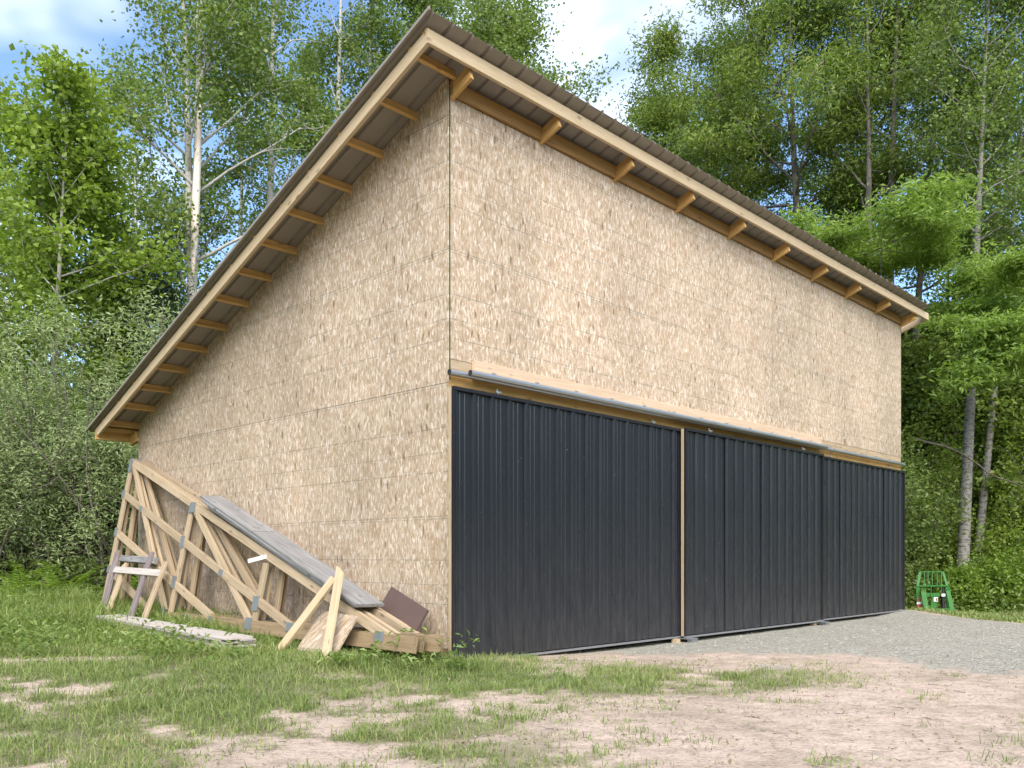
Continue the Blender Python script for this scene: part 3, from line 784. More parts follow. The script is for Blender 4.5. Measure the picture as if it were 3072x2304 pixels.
slab('board_offcut', 'rough pale strand-board offcut leaning behind the two studs', 'board', [(-0.66, 1.04, 0.46), (-0.66, 0.48, 0.43), (-0.90, 0.53, 0.05), (-0.92, 1.14, 0.05)], 0.018, 'osb')
slab('brown_panel', 'dark brown square panel leaning on the wall near the corner', 'panel', [(-0.085, 0.72, 0.68), (-0.181, 0.07, 0.485), (-0.335, 0.165, 0.16), (-0.24, 0.83, 0.35)], 0.022, 'brown_board')
board('white_stick', 'short white painted stick poking out of the trusses below the planks', 'stick', (-0.56, 2.62, 0.925), (-0.50, 2.36, 0.975), 0.045, 0.02, 'paper_white', (0, 0, 1))
board('short_timber', 'short brown timber block on the ground at the barn corner', 'timber', (-0.16, 0.62, 0.12), (-0.17, 0.10, 0.11), 0.13, 0.038, 'treated', (0, 0, 1))

# ------------------------------------------------------------------ green pallet-fork frame by the wood
IX, IY = 9.28, 19.0
IZ = float(gz(IX, IY))
fk = empty('pallet_fork_frame', (IX, IY, IZ), R(-14), 'green steel pallet fork frame standing on the grass beyond the barn', 'fork frame')
K = 1 / 1135.0
def ip(x, y, d=0.0): return ((x - 900) * K, d, (1330 - y) * K + 0.0)
gr = 'implement_green'
for a, b_, w, nm in (((545, 1345), (525, 640), 0.075, 'upright'), ((1235, 1300), (1205, 620), 0.075, 'upright')):
    beam(nm, fk, ip(*a, 0.12), ip(*b_, 0.12), w, 0.03, gr, (1, 0, 0))
beam('guard_post', fk, ip(520, 640, 0.12), ip(590, 275, 0.16), 0.06, 0.025, gr, (1, 0, 0))
beam('guard_post', fk, ip(1200, 620, 0.12), ip(1118, 275, 0.16), 0.05, 0.025, gr, (1, 0, 0))
beam('top_bar', fk, ip(565, 272, 0.16), ip(1140, 272, 0.16), 0.025, 0.03, gr)
beam('middle_bar', fk, ip(500, 632, 0.11), ip(1232, 618, 0.11), 0.035, 0.035, gr)
for x in (690, 775, 870, 985, 1080): beam('guard_bar', fk, ip(x - 8, 625, 0.125), ip(x, 280, 0.16), 0.016, 0.016, gr, (1, 0, 0))
beam('side_plate', fk, ip(710, 1320, -0.05), ip(630, 760, 0.0), 0.105, 0.025, gr, (1, 0, 0))
beam('side_plate', fk, ip(1290, 1275, -0.05), ip(1190, 735, 0.0), 0.09, 0.025, gr, (1, 0, 0))
for cx_, cy_ in ((632, 750), (1192, 728)):
    a = Acc(); an = np.linspace(-0.4, math.pi + 0.4, 9)
    o_ = ip(cx_, cy_, 0.0)
    a.add(*tube_np([(o_[0] + 0.045 * math.cos(q), o_[1], o_[2] + 0.005 + 0.045 * math.sin(q)) for q in an], np.full(9, 0.016), 6))
    link('hook', a.mesh('hook', gr, True), fk)
beam('foot', fk, ip(655, 1300, -0.07), ip(765, 1300, -0.07), 0.05, 0.05, gr)
beam('foot', fk, ip(1240, 1255, -0.07), ip(1345, 1250, -0.07), 0.05, 0.05, gr)
beam('cross_plate', fk, ip(690, 848, 0.02), ip(1010, 838, 0.02), 0.085, 0.02, gr)
beam('lower_bar', fk, ip(745, 1208, -0.04), ip(1235, 1188, -0.04), 0.03, 0.05, gr)
beam('bottom_bar', fk, ip(560, 1320, 0.10), ip(1235, 1290, 0.10), 0.08, 0.03, 'implement_dark')
cp = beam('centre_plate', fk, ip(860, 1180, 0.03), ip(905, 890, 0.03), 0.12, 0.015, gr, (1, 0, 0))
beam('lever', fk, ip(765, 560, 0.0), ip(812, 622, 0.0), 0.016, 0.016, gr); beam('lever', fk, ip(812, 618, 0.0), ip(800, 890, 0.0), 0.016, 0.016, gr, (1, 0, 0))
beam('lever', fk, ip(985, 540, 0.0), ip(1040, 612, 0.0), 0.016, 0.016, gr); beam('lever', fk, ip(1040, 608, 0.0), ip(1045, 800, 0.0), 0.016, 0.016, gr, (1, 0, 0))
a = Acc(); a.add(*tube_np([ip(1095, 1180, 0.04), ip(1095, 900, 0.04), ip(1090, 680, 0.04)], np.array([0.04, 0.04, 0.035]), 10)); link('cylinder', a.mesh('cylinder', 'implement_dark', True), fk)
def stick(x0, y0, x1, y1, d, mat):
    (xa, _, za), (xb, _, zb) = ip(x0, y1), ip(x1, y0)
    box('sticker', fk, mat, (xa, d - 0.002, za), (xb, d, zb))
stick(500, 925, 590, 1015, 0.100, 'sticker_brown'); stick(500, 1030, 590, 1090, 0.100, 'sticker_white'); stick(500, 1105, 590, 1180, 0.100, 'sticker_red'); stick(500, 1195, 590, 1250, 0.100, 'sticker_white')
stick(870, 900, 965, 1010, 0.008, 'sticker_white'); stick(915, 925, 955, 990, 0.004, 'sticker_brown'); stick(1045, 810, 1130, 880, -0.006, 'sticker_white')

# ------------------------------------------------------------------ vegetation generators
def leaf_quads(rng, pos, size, aspect, droop=0.0, jitter=0.35, up=0.4, dirs=None):
    """one folded diamond per leaf"""
    n = len(pos)
    d = rng.normal(size=(n, 3)); d[:, 2] = d[:, 2] * 0.6 - droop
    if dirs is not None: d = dirs + d * 0.45
    d /= np.linalg.norm(d, axis=1)[:, None] + 1e-9
    nn = rng.normal(size=(n, 3)); nn[:, 2] += up * 2
    nn -= d * (nn * d).sum(1)[:, None]; nn /= np.linalg.norm(nn, axis=1)[:, None] + 1e-9
    s = np.cross(d, nn)
    L = (size * (1 + jitter * rng.uniform(-1, 1, n)))[:, None]; Wd = L * aspect * 0.5
    fold = nn * (L * 0.10)
    p0 = pos; p2 = pos + d * L - nn * L * 0.12; mid = pos + d * L * 0.45
    p1 = mid + s * Wd + fold; p3 = mid - s * Wd + fold
    v = np.stack([p0, p1, p2, p3], 1).reshape(-1, 3)
    i = np.arange(n)[:, None] * 4
    return v, np.concatenate([i, i + 1, i + 2, i + 3], 1)
def polyline(rng, p, d, L, n, up=0.0, wob=0.12):
    pts = [np.array(p, float)]; d = np.array(d, float); d /= np.linalg.norm(d)
    for i in range(n):
        d = d + np.array([0, 0, up / n]) + rng.normal(size=3) * wob
        d /= np.linalg.norm(d); pts.append(pts[-1] + d * L / n)
    return np.array(pts)
def build_tree(name, label, x, y, h, r0, cb, cr, nl, per, lsize, lasp, lmat, bmat, seed, group=None, lean=(0, 0), elev=(25, 65), sub=6, droop=0.0, up=0.5, clump=(0.26, 0.18),
               shape='oval', wob=0.10, fork=None, cat='tree', limb_up=0.35, az=None, gmin=0.38, open_=0.0, spread=(0.7, 1.2), lw=0.13, subz=0.4, deadlimbs=0, limbr=0.5, trunk_part=True, sz=None):
    rng = np.random.default_rng(seed)
    z0 = float(gz(x, y)) if math.hypot(x, y) < 24 else -0.3
    if sz is not None: z0 = sz
    root = empty(name, (x, y, z0), 0, label, cat, group)
    wood_ = Acc(); n = 16
    tt = np.linspace(0, 1, n)
    wx = np.cumsum(rng.normal(size=n)) * wob * h / n * 0.6; wy = np.cumsum(rng.normal(size=n)) * wob * h / n * 0.6
    trunk = np.stack([lean[0] * tt + wx * tt, lean[1] * tt + wy * tt, tt * h * 0.98 - 0.15], -1)
    rad = r0 * (1 - 0.93 * tt ** 0.85); rad[0] *= 1.25
    wood_.add(*tube_np(trunk, rad, 10))
    def T(z): 
        f = np.clip((z + 0.15) / (h * 0.98), 0, 1); return np.array([np.interp(f, tt, trunk[:, k]) for k in range(3)]), np.interp(f, tt, rad)
    stems = [T]
    if fork:
        fz, fdx, fdy, fr = fork
        p, r_ = T(fz)
        fp = np.stack([np.linspace(0, 1, 10) ** 0.8 * fdx, np.linspace(0, 1, 10) ** 0.8 * fdy, np.linspace(0, h * 0.95 - fz, 10)], -1) + p + np.cumsum(rng.normal(size=(10, 3)) * 0.03, 0) * np.linspace(0, 1, 10)[:, None]
        frd = fr * (1 - 0.85 * np.linspace(0, 1, 10)); wood_.add(*tube_np(fp, frd, 8))
        def T2(z): return np.array([np.interp(z, fp[:, 2], fp[:, k]) for k in range(3)]), np.interp(z, fp[:, 2], frd)
        stems.append(T2)
    centers = []; cdirs = []
    for i in range(nl):
        f = (i + rng.uniform(0.1, 0.9)) / nl
        z = cb + (h * 0.97 - cb) * f
        p, r_ = stems[i % len(stems) if z > (fork[0] + 0.5 if fork else 0) else 0](z)
        a = i * 2.399 + rng.uniform(-0.5, 0.5)
        if az is not None: a = az[0] + rng.uniform(-1, 1) * az[1]
        if open_ and math.sin(a) < -0.1 and rng.uniform() < open_: continue
        if shape == 'oval': sh = math.sin(math.pi * (0.12 + 0.82 * f)) ** 0.7
        elif shape == 'cone': sh = (1 - f) ** 0.8 + 0.05
        elif shape == 'vase': sh = 0.45 + 0.55 * math.sin(math.pi * min(1, f * 0.75 + 0.1))
        else: sh = 1.0
        L = cr * sh * rng.uniform(*spread)
        el = R(elev[0] + (elev[1] - elev[0]) * f + rng.uniform(-12, 12))
        dd = np.array([math.cos(a) * math.cos(el), math.sin(a) * math.cos(el), math.sin(el)])
        lp = polyline(rng, p, dd, L, 6, limb_up, lw)
        lr = max(0.012, min(r_ * limbr, 0.022 * L + 0.008))
        wood_.add(*tube_np(lp, lr * np.linspace(1, 0.25, 7), 5))
        if rng.uniform() < deadlimbs: 
            continue
        centers.append(lp[-1]); cdirs.append(lp[-1] - lp[-2]); centers.append(lp[-2]); cdirs.append(lp[-1] - lp[-2])
        ns_ = max(2, int(sub * (0.5 + 0.5 * L / cr)))
        for s in range(ns_):
            g = rng.uniform(gmin, 0.98); q = np.array([np.interp(g * 6, np.arange(7), lp[:, k]) for k in range(3)])
            k6 = min(5, int(g * 6)); bd = lp[k6 + 1] - lp[k6]; bd /= np.linalg.norm(bd)
            sd = bd * 0.55 + rng.normal(size=3) * np.array([0.7, 0.7, subz])
            sL = L * rng.uniform(0.22, 0.42) * (1.15 - 0.5 * g) + 0.12
            sp = polyline(rng, q, sd, sL, 4, 0.1 - droop * 0.6, 0.18)
            wood_.add(*tube_np(sp, max(0.006, lr * 0.4) * np.linspace(1, 0.3, 5), 4))
            for e in (2, 3, 4): centers.append(sp[e]); cdirs.append(sp[e] - sp[e - 1])
    me = wood_.mesh('trunk', bmat, True)
    link('trunk', me, root)
    C = np.array(centers); D = np.array(cdirs); D /= np.linalg.norm(D, axis=1)[:, None] + 1e-9
    cnt = rng.poisson(per, len(C)); idx = np.repeat(np.arange(len(C)), cnt)
    sc = rng.uniform(0.6, 1.35, len(C))[idx][:, None]
    pos = C[idx] + rng.normal(size=(len(idx), 3)) * np.array([clump[0], clump[0], clump[1]]) * sc
    pos[:, 2] -= droop * 0.12 * np.abs(rng.normal(size=len(idx)))
    dirs = None
    v, f_ = leaf_quads(rng, pos, lsize, lasp, droop, 0.4, up, dirs)
    link('crown', mesh_np('crown', v, f_, lmat), root)
    return root, T

# ------------------------------------------------------------------ trees left and behind
GA = 'aspens behind the barn'
def at_px(xd, Y): return (xd * 1.38879 - 1536) / 2599.0 * Y
# bright broad-leaved tree at the left edge
build_tree('maple_tree', 'bright green broad-leaved young tree with a slender pale trunk at the left edge', at_px(88, 17.0), 17.0, 10.0, 0.11, 2.4, 2.1, 46, 36, 0.105, 0.85, 'leaf_maple', 'bark_pale', 11,
           None, (0.55, 0), (15, 55), 7, 0.25, 0.7, (0.25, 0.16), 'oval', 0.05, open_=0.55, spread=(0.5, 1.35))
build_tree('maple_tree', 'lower bright green broad-leaved tree just right of the slender one', at_px(200, 18.5), 18.5, 9.4, 0.08, 2.2, 1.7, 32, 36, 0.105, 0.85, 'leaf_maple', 'bark_pale', 12,
           None, (-0.2, 0), (15, 55), 7, 0.25, 0.7, (0.25, 0.16), 'oval', 0.06, open_=0.3, spread=(0.5, 1.35))
build_tree('aspen_tree', 'tall aspen with a dull green crown filling the top left corner', at_px(-25, 22.0), 22.0, 13.4, 0.12, 5.0, 1.5, 26, 46, 0.085, 0.85, 'leaf_aspen', 'bark_aspen', 13,
           GA, (-0.4, 0), (25, 60), 6, 0.1, 0.3, (0.30, 0.22), 'oval', 0.05)
# aspen with the split, stripped stem
asp, T = build_tree('aspen_tree', 'forked aspen with a long strip of bare white wood on its trunk', at_px(436, 20.0), 20.0, 17.5, 0.19, 6.0, 2.9, 54, 46, 0.085, 0.85, 'leaf_aspen', 'bark_aspen', 21,
           GA, (-0.55, 0), (30, 65), 7, 0.1, 0.3, (0.30, 0.22), 'oval', 0.04, (7.2, 0.35, -0.15, 0.12), deadlimbs=0.12, open_=0.75, spread=(0.5, 1.3))
p0, _ = T(7.4)
sp = np.array([p0 + np.array([0.10 + 0.03 * k, -0.20 - 0.012 * k, 0.62 * k]) for k in range(8)])
a = Acc(); a.add(*tube_np(sp, np.array([0.03, 0.08, 0.095, 0.09, 0.08, 0.07, 0.055, 0.03]), 8)); o = link('stripped_stem', a.mesh('stripped_stem', 'stripped', True), asp)
o['label'] = 'bare white and rust stripped stem'
for i, (xd, Y, h, r, cb, cr, ln, lab) in enumerate((
        (575, 23.0, 19.0, 0.21, 7.0, 2.7, 0.1, 'straight grey aspen trunk standing midway along the sloping roof edge'),
        (503, 26.0, 17.0, 0.17, 6.0, 2.2, 0.3, 'thinner aspen between the forked aspen and the straight grey one'),
        (716, 24.0, 20.0, 0.20, 8.5, 2.6, 0.3, 'aspen just left of the barn peak, trunk slightly leaning right'),
        (786, 25.5, 20.0, 0.20, 8.5, 2.5, 0.2, 'aspen nearest the barn peak on its left'),
        (300, 25.0, 15.5, 0.15, 5.0, 2.6, -0.2, 'aspen rising behind the dark conifer'),
        (640, 29.0, 18.0, 0.15, 7.0, 2.4, 0.2, 'slim farther aspen between the straight grey one and the peak'))):
    build_tree('aspen_tree', lab, at_px(xd, Y), Y, h, r, cb, cr, 46, 42, 0.085, 0.85, 'leaf_aspen', 'bark_aspen', 30 + i, GA, (ln, 0), (30, 62), 6, 0.1, 0.3, (0.27, 0.19), 'oval', 0.03, deadlimbs=0.2, open_=0.8, spread=(0.5, 1.3))
build_tree('aspen_tree', 'leafy aspen showing its crown above the right side of the barn peak', at_px(1075, 24.0), 24.0, 16.3, 0.13, 7.5, 2.8, 56, 48, 0.080, 0.85, 'leaf_aspen', 'bark_aspen', 41, GA, (0.2, 0), (25, 60), 7, 0.1, 0.3, (0.30, 0.22), 'oval', 0.04)
build_tree('aspen_tree', 'aspen crown straight behind the barn peak', at_px(920, 26.0), 26.0, 18.5, 0.13, 9.5, 2.4, 40, 44, 0.080, 0.85, 'leaf_aspen', 'bark_aspen', 42, GA, (-0.1, 0), (25, 60), 7, 0.1, 0.3, (0.30, 0.22), 'oval', 0.04)
# dark conifers
build_tree('conifer_tree', 'dark shaggy conifer behind the low end of the barn roof', at_px(335, 18.5), 18.5, 7.8, 0.13, 0.6, 1.75, 70, 42, 0.075, 0.30, 'leaf_conifer', 'bark_dark', 51, 'dark conifers', (0, 0), (-12, 25), 8, 0.35, 0.6, (0.22, 0.10), 'cone', 0.02)
build_tree('conifer_tree', 'smaller dark conifer half hidden left of the shaggy one', at_px(240, 20.5), 20.5, 6.6, 0.11, 0.5, 1.7, 56, 42, 0.075, 0.30, 'leaf_conifer', 'bark_dark', 52, 'dark conifers', (0, 0), (-12, 25), 8, 0.35, 0.6, (0.22, 0.10), 'cone', 0.02)

# ------------------------------------------------------------------ trees right of the barn
GL = 'feathery trees behind the long side of the barn'
build_tree('locust_tree', 'big feathery tree with dark spreading limbs above the roof', at_px(1775, 24.0), 24.0, 17.0, 0.27, 5.6, 4.6, 46, 80, 0.13, 0.32, 'leaf_locust', 'bark_dark', 61, GL, (-1.0, 0), (5, 55), 9, 0.55, 0.4, (0.30, 0.13), 'vase', 0.05, None, limb_up=0.5, open_=0.6, spread=(0.5, 1.3))
build_tree('locust_tree', 'feathery tree spreading left over the roof towards the gap of sky', at_px(1560, 27.0), 27.0, 15.5, 0.20, 7.0, 4.0, 38, 80, 0.13, 0.32, 'leaf_locust', 'bark_dark', 62, GL, (-0.6, 0), (5, 55), 9, 0.55, 0.4, (0.30, 0.13), 'vase', 0.05)
for i, (xd, Y, h, r, ln, lab) in enumerate(((1872, 22.5, 17.0, 0.20, 0.1, 'left of three close dark trunks behind the far roof corner'), (1908, 23.2, 18.0, 0.25, 0.4, 'middle and thickest of three close dark trunks behind the roof'), (1935, 24.5, 17.0, 0.19, 1.3, 'right of three close dark trunks, leaning right at the top'))):
    build_tree('locust_tree', lab, at_px(xd, Y), Y, h, r, 8.6, 3.2, 34, 60, 0.13, 0.32, 'leaf_locust', 'bark_dark', 64 + i, GL, (ln, 0), (15, 60), 8, 0.45, 0.4, (0.29, 0.14), 'vase', 0.03, limb_up=0.5, open_=1.0, gmin=0.5, spread=(0.5, 1.3))
build_tree('birch_tree', 'pale birch with a dark knot, left of the two by the fork frame', at_px(2075, 21.0), 21.0, 17.0, 0.165, 8.8, 2.6, 34, 40, 0.080, 0.85, 'leaf_aspen', 'bark_birch', 71, 'birches beyond the barn', (0.75, 0), (25, 60), 6, 0.1, 0.3, (0.30, 0.22), 'oval', 0.02)
build_tree('birch_tree', 'slimmer birch leaning right, right of the two by the fork frame', at_px(2098, 22.0), 22.0, 16.0, 0.125, 8.0, 2.4, 32, 38, 0.080, 0.85, 'leaf_aspen', 'bark_birch', 72, 'birches beyond the barn', (1.7, 0), (25, 60), 6, 0.1, 0.3, (0.30, 0.22), 'oval', 0.02)
build_tree('slender_tree', 'thin bare-limbed tree with sparse leaves near the right edge', at_px(2150, 25.0), 25.0, 16.0, 0.09, 6.0, 2.2, 34, 26, 0.080, 0.85, 'leaf_aspen', 'bark_aspen', 73, None, (0.3, 0), (30, 60), 6, 0.1, 0.3, (0.30, 0.22), 'oval', 0.03, deadlimbs=0.3)
for i, (xd, Y, h, r, ln, lab) in enumerate(((2035, 26.0, 15.0, 0.085, 0.3, 'slender dark trunk between the three trunks and the birches'), (2195, 24.0, 16.0, 0.10, -0.3, 'slender grey trunk at the very right edge'), (1820, 27.0, 15.0, 0.10, 0.2, 'slender trunk left of the three close dark trunks'))):
    build_tree('slender_tree', lab, at_px(xd, Y), Y, h, r, 7.0, 1.9, 26, 30, 0.085, 0.85, 'leaf_aspen', 'bark_dark', 190 + i, 'slender trees in the right wood', (ln, 0), (30, 60), 6, 0.1, 0.3, (0.28, 0.20), 'oval', 0.03, deadlimbs=0.3, open_=0.9)
build_tree('understory_tree', 'dense green understory tree just behind the far barn corner', at_px(1985, 24.5), 24.5, 7.0, 0.09, 1.2, 2.0, 36, 46, 0.12, 0.8, 'leaf_locust', 'bark_dark', 81, 'understory trees', (0, 0), (10, 50), 7, 0.25, 0.7, (0.28, 0.18), 'oval', 0.05)
build_tree('understory_tree', 'leafy bright understory tree at the right edge of the wood', at_px(2215, 23.0), 23.0, 8.2, 0.09, 1.2, 2.2, 36, 44, 0.12, 0.8, 'leaf_locust', 'bark_dark', 82, 'understory trees', (0, 0), (10, 50), 7, 0.25, 0.7, (0.28, 0.18), 'oval', 0.05)
build_tree('understory_tree', 'understory tree in the gap behind the two birches', at_px(2090, 28.0), 28.0, 8.4, 0.09, 1.2, 2.6, 36, 44, 0.13, 0.8, 'leaf_maple', 'bark_dark', 83, 'understory trees', (0, 0), (10, 50), 7, 0.25, 0.7, (0.30, 0.20), 'oval', 0.05)
for i, (xd, Y, h, cr, lab) in enumerate(((1958, 27.0, 8.6, 2.4, 'bright leafy tree showing between the barn corner and the left birch'), (2150, 26.5, 8.2, 2.4, 'bright leafy tree just right of the birches, deep in the wood'), (2040, 31.0, 9.0, 2.8, 'far leafy tree seen between barn corner and birches'), (2225, 30.0, 10.0, 2.8, 'far leafy tree at the right picture edge'))):
    build_tree('understory_tree', lab, at_px(xd, Y), Y, h, 0.08, 0.8, cr, 38, 44, 0.13, 0.8, 'leaf_maple', 'bark_dark', 180 + i, 'understory trees', (0, 0), (10, 50), 7, 0.25, 0.7, (0.30, 0.20), 'oval', 0.05, spread=(0.5, 1.3))
# bright boughs hanging low before the dark trunks
build_tree('locust_tree', 'low feathery tree holding bright boughs over the far end of the roof', at_px(1905, 20.5), 20.5, 9.15, 0.09, 8.55, 1.8, 12, 46, 0.135, 0.34, 'leaf_locust_bright', 'bark_dark', 91, GL, (0, 0), (-6, 10), 8, 0.15, 0.5, (0.26, 0.06), 'flat', 0.02, limb_up=-0.05, lw=0.05, subz=0.06)
build_tree('locust_tree', 'feathery tree with bright layered boughs at the right edge above the birches', at_px(2275, 19.5), 19.5, 8.3, 0.12, 5.2, 2.2, 14, 50, 0.135, 0.34, 'leaf_locust_bright', 'bark_dark', 92, GL, (0, 0), (-6, 10), 8, 0.15, 0.5, (0.26, 0.06), 'flat', 0.02, az=(math.pi, 0.9), limb_up=-0.05, lw=0.05, subz=0.06)

# ------------------------------------------------------------------ shrubs
def shrub(name, label, x, y, h, rad, stems, per, lsize, lasp, lmat, bmat, seed, group=None, bare=0.35, up=0.4, droop=0.1, clump=0.17):
    rng = np.random.default_rng(seed); z0 = float(gz(x, y))
    root = empty(name, (x, y, z0), 0, label, 'shrub', group)
    wd = Acc(); C = []
    for i in range(stems):
        a = rng.uniform(0, 2 * math.pi); el = R(rng.uniform(48, 88)); L = h * rng.uniform(0.65, 1.08) / math.sin(el) ** 0.5
        L = min(L, h * 1.15)
        dd = np.array([math.cos(a) * math.cos(el) * rad / h * 2, math.sin(a) * math.cos(el) * rad / h * 2, math.sin(el)])
        b0 = np.array([math.cos(a), math.sin(a), 0]) * rng.uniform(0, rad * 0.45)
        sp = polyline(rng, b0, dd, L, 8, -0.1, 0.11)
        wd.add(*tube_np(sp, np.linspace(0.022, 0.005, 9) * rng.uniform(0.6, 1.3), 5))
        for s in range(9):
            g = rng.uniform(bare * 0.7, 1.0); q = np.array([np.interp(g * 8, np.arange(9), sp[:, k]) for k in range(3)])
            bp = polyline(rng, q, rng.normal(size=3) + np.array([0, 0, 0.5]), h * rng.uniform(0.10, 0.26), 4, 0.1, 0.2)
            wd.add(*tube_np(bp, np.linspace(0.008, 0.003, 5), 4))
            if g > bare or rng.uniform() < 0.35: C += [bp[2], bp[3], bp[4]]
        C += [sp[-1], sp[-2]]
    link('stems', wd.mesh('stems', bmat, True), root)
    C = np.array(C); idx = np.repeat(np.arange(len(C)), rng.poisson(per, len(C)))
    pos = C[idx] + rng.normal(size=(len(idx), 3)) * clump * rng.uniform(0.5, 1.3, len(C))[idx][:, None]
    pos[:, 2] = np.maximum(pos[:, 2], 0.05)
    v, f = leaf_quads(rng, pos, lsize, lasp, droop, 0.4, up)
    link('foliage', mesh_np('foliage', v, f, lmat), root)
    return root
GW = 'pale willow shrubs left of the barn'
shrub('willow_shrub', 'pale grey-green willow shrub nearest the low roof corner', -6.75, 15.4, 4.7, 1.3, 20, 34, 0.082, 0.32, 'leaf_willow', 'bark_twig', 101, GW, 0.30)
shrub('willow_shrub', 'pale willow shrub in the middle of the left thicket', -8.05, 15.6, 4.5, 1.2, 20, 34, 0.082, 0.32, 'leaf_willow', 'bark_twig', 102, GW, 0.28)
shrub('willow_shrub', 'pale willow shrub at the left edge of the thicket', -9.1, 15.2, 4.3, 1.1, 18, 34, 0.082, 0.32, 'leaf_willow', 'bark_twig', 103, GW, 0.22)
GD = 'dark undergrowth shrubs'
for i, (x, y, h, r, lab) in enumerate(((-7.1, 17.2, 3.4, 1.5, 'dark shrub filling the shade behind the near willow'), (-8.9, 17.6, 3.2, 1.5, 'dark shrub in the shade at the left edge of the wood'), (-5.9, 17.6, 3.6, 1.4, 'dark shrub glimpsed between the barn and the willow'), (-10.3, 17.0, 3.2, 1.4, 'dark shrub at the far left behind the ferns'))):
    shrub('dark_shrub', lab, x, y, h, r, 18, 30, 0.10, 0.6, 'leaf_dark', 'bark_twig', 110 + i, GD, 0.1, 0.5)
for i, (x, y, h, r, mt, lab) in enumerate(((11.0, 23.4, 4.6, 1.2, 'leaf_maple', 'tall bright bush between and behind the two birches'), (13.0, 23.6, 4.8, 1.3, 'leaf_maple', 'tall bright bush right of and behind the birches'), (9.55, 22.9, 4.6, 1.1, 'leaf_locust', 'tall green bush between the far barn corner and the left birch'), (8.75, 20.6, 2.4, 0.9, 'leaf_aspen', 'light green bush beside the far barn corner behind the fork frame'), (8.2, 20.9, 3.4, 0.8, 'leaf_aspen', 'tall dark bush hugging the far barn corner'), (11.6, 20.9, 1.3, 0.9, 'leaf_fern', 'low bright bush right of the birches'), (10.35, 20.3, 0.9, 0.6, 'leaf_fern', 'small bright bush at the foot of the birches'),
        (12.6, 22.5, 2.2, 1.2, 'leaf_maple', 'dark bush at the right edge of the wood'), (10.6, 24.5, 2.8, 1.6, 'leaf_maple', 'dark bush deep between the birches'), (9.2, 24.0, 3.4, 1.5, 'leaf_locust', 'dark bush deep behind the fork frame'), (13.6, 25.5, 3.0, 1.6, 'leaf_locust', 'green bush farthest right in the wood'))):
    shrub('bush', lab, x, y, h, r, 16, 30, 0.085, 0.65, mt, 'bark_twig', 120 + i, 'bushes at the right wood edge', 0.05, 0.6)

# ferns along the left thicket
def fern(label, x, y, seed, h=0.75):
    rng = np.random.default_rng(seed); z0 = float(gz(x, y))
    root = empty('fern', (x, y, z0), 0, label, 'fern', 'ferns at the foot of the left thicket')
    V = []; F = []; n = 0; ac = Acc()
    for k in range(11):
        a = k * 2.399 + rng.uniform(-0.3, 0.3); el = R(rng.uniform(45, 75))
        p = polyline(rng, (0, 0, 0.02), (math.cos(a) * math.cos(el), math.sin(a) * math.cos(el), math.sin(el)), h * rng.uniform(0.9, 1.4), 14, -1.5, 0.03)
        side = np.array([-math.sin(a), math.cos(a), 0])
        ac.add(*tube_np(p, np.linspace(0.005, 0.002, 15), 3))
        for j in range(3, 15):
            f = (j - 3) / 11; ln = 0.21 * h * (1 - f) ** 0.7 * (0.5 + min(1, f * 4) * 0.5) + 0.015
            t_ = p[j] - p[j - 1]; t_ /= np.linalg.norm(t_)
            for sg_ in (-1, 1):
                d_ = side * sg_ + t_ * 0.35 + np.array([0, 0, -0.12])
                w_ = t_ * 0.030 * h
                ac.add(np.array([p[j] - w_ * 0.6, p[j] + d_ * ln * 0.5 - w_, p[j] + d_ * ln, p[j] + d_ * ln * 0.5 + w_]), np.array([[0, 1, 2, 3]]))
    link('fronds', ac.mesh('fronds', 'leaf_fern'), root)
for i, (x, y, h, lab) in enumerate(((-7.2, 13.9, 0.85, 'tall bright fern by the upright truss end'), (-6.3, 14.0, 0.8, 'fern between the thicket and the barn corner'), (-8.0, 14.1, 0.8, 'fern in the middle of the fern bed'), (-8.6, 13.6, 0.75, 'fern at the left edge of the picture'), (-7.6, 13.4, 0.6, 'low fern at the front of the fern bed'), (-5.75, 13.9, 0.7, 'fern closest to the far end of the gable wall'))):
    fern(lab, x, y, 140 + i, h)

# fallen branches at right
def branch(label, pts, r, seed):
    rng = np.random.default_rng(seed); a = Acc(); pts = np.array(pts, float)
    t_ = np.linspace(0, len(pts) - 1, 14); pp = np.stack([np.interp(t_, np.arange(len(pts)), pts[:, k]) for k in range(3)], -1) + rng.normal(size=(14, 3)) * 0.03
    o0 = pp[0].copy(); a.add(*tube_np(pp - o0, np.linspace(r, r * 0.3, 14), 6))
    for k in range(4, 13, 2):
        q = polyline(rng, pp[k] - o0, rng.normal(size=3), rng.uniform(0.3, 0.8), 4, 0, 0.2); a.add(*tube_np(q, np.linspace(r * 0.35, 0.004, 5), 4))
    o = link('fallen_branch', a.mesh('fallen_branch', 'bark_twig', True)); o.location = tuple(o0)
    tag(o, label, 'branch', 'fallen branches in the wood')
branch('bare grey branch slung across the birch trunks', [(9.5, 20.4, 3.75), (10.6, 20.6, 3.5), (11.6, 20.8, 2.9), (12.6, 21.0, 2.55)], 0.03, 1)
branch('bare pale branch lying low right of the birches', [(11.3, 21.6, 0.1), (12.2, 21.3, 0.7), (13.0, 21.2, 0.35)], 0.03, 2)

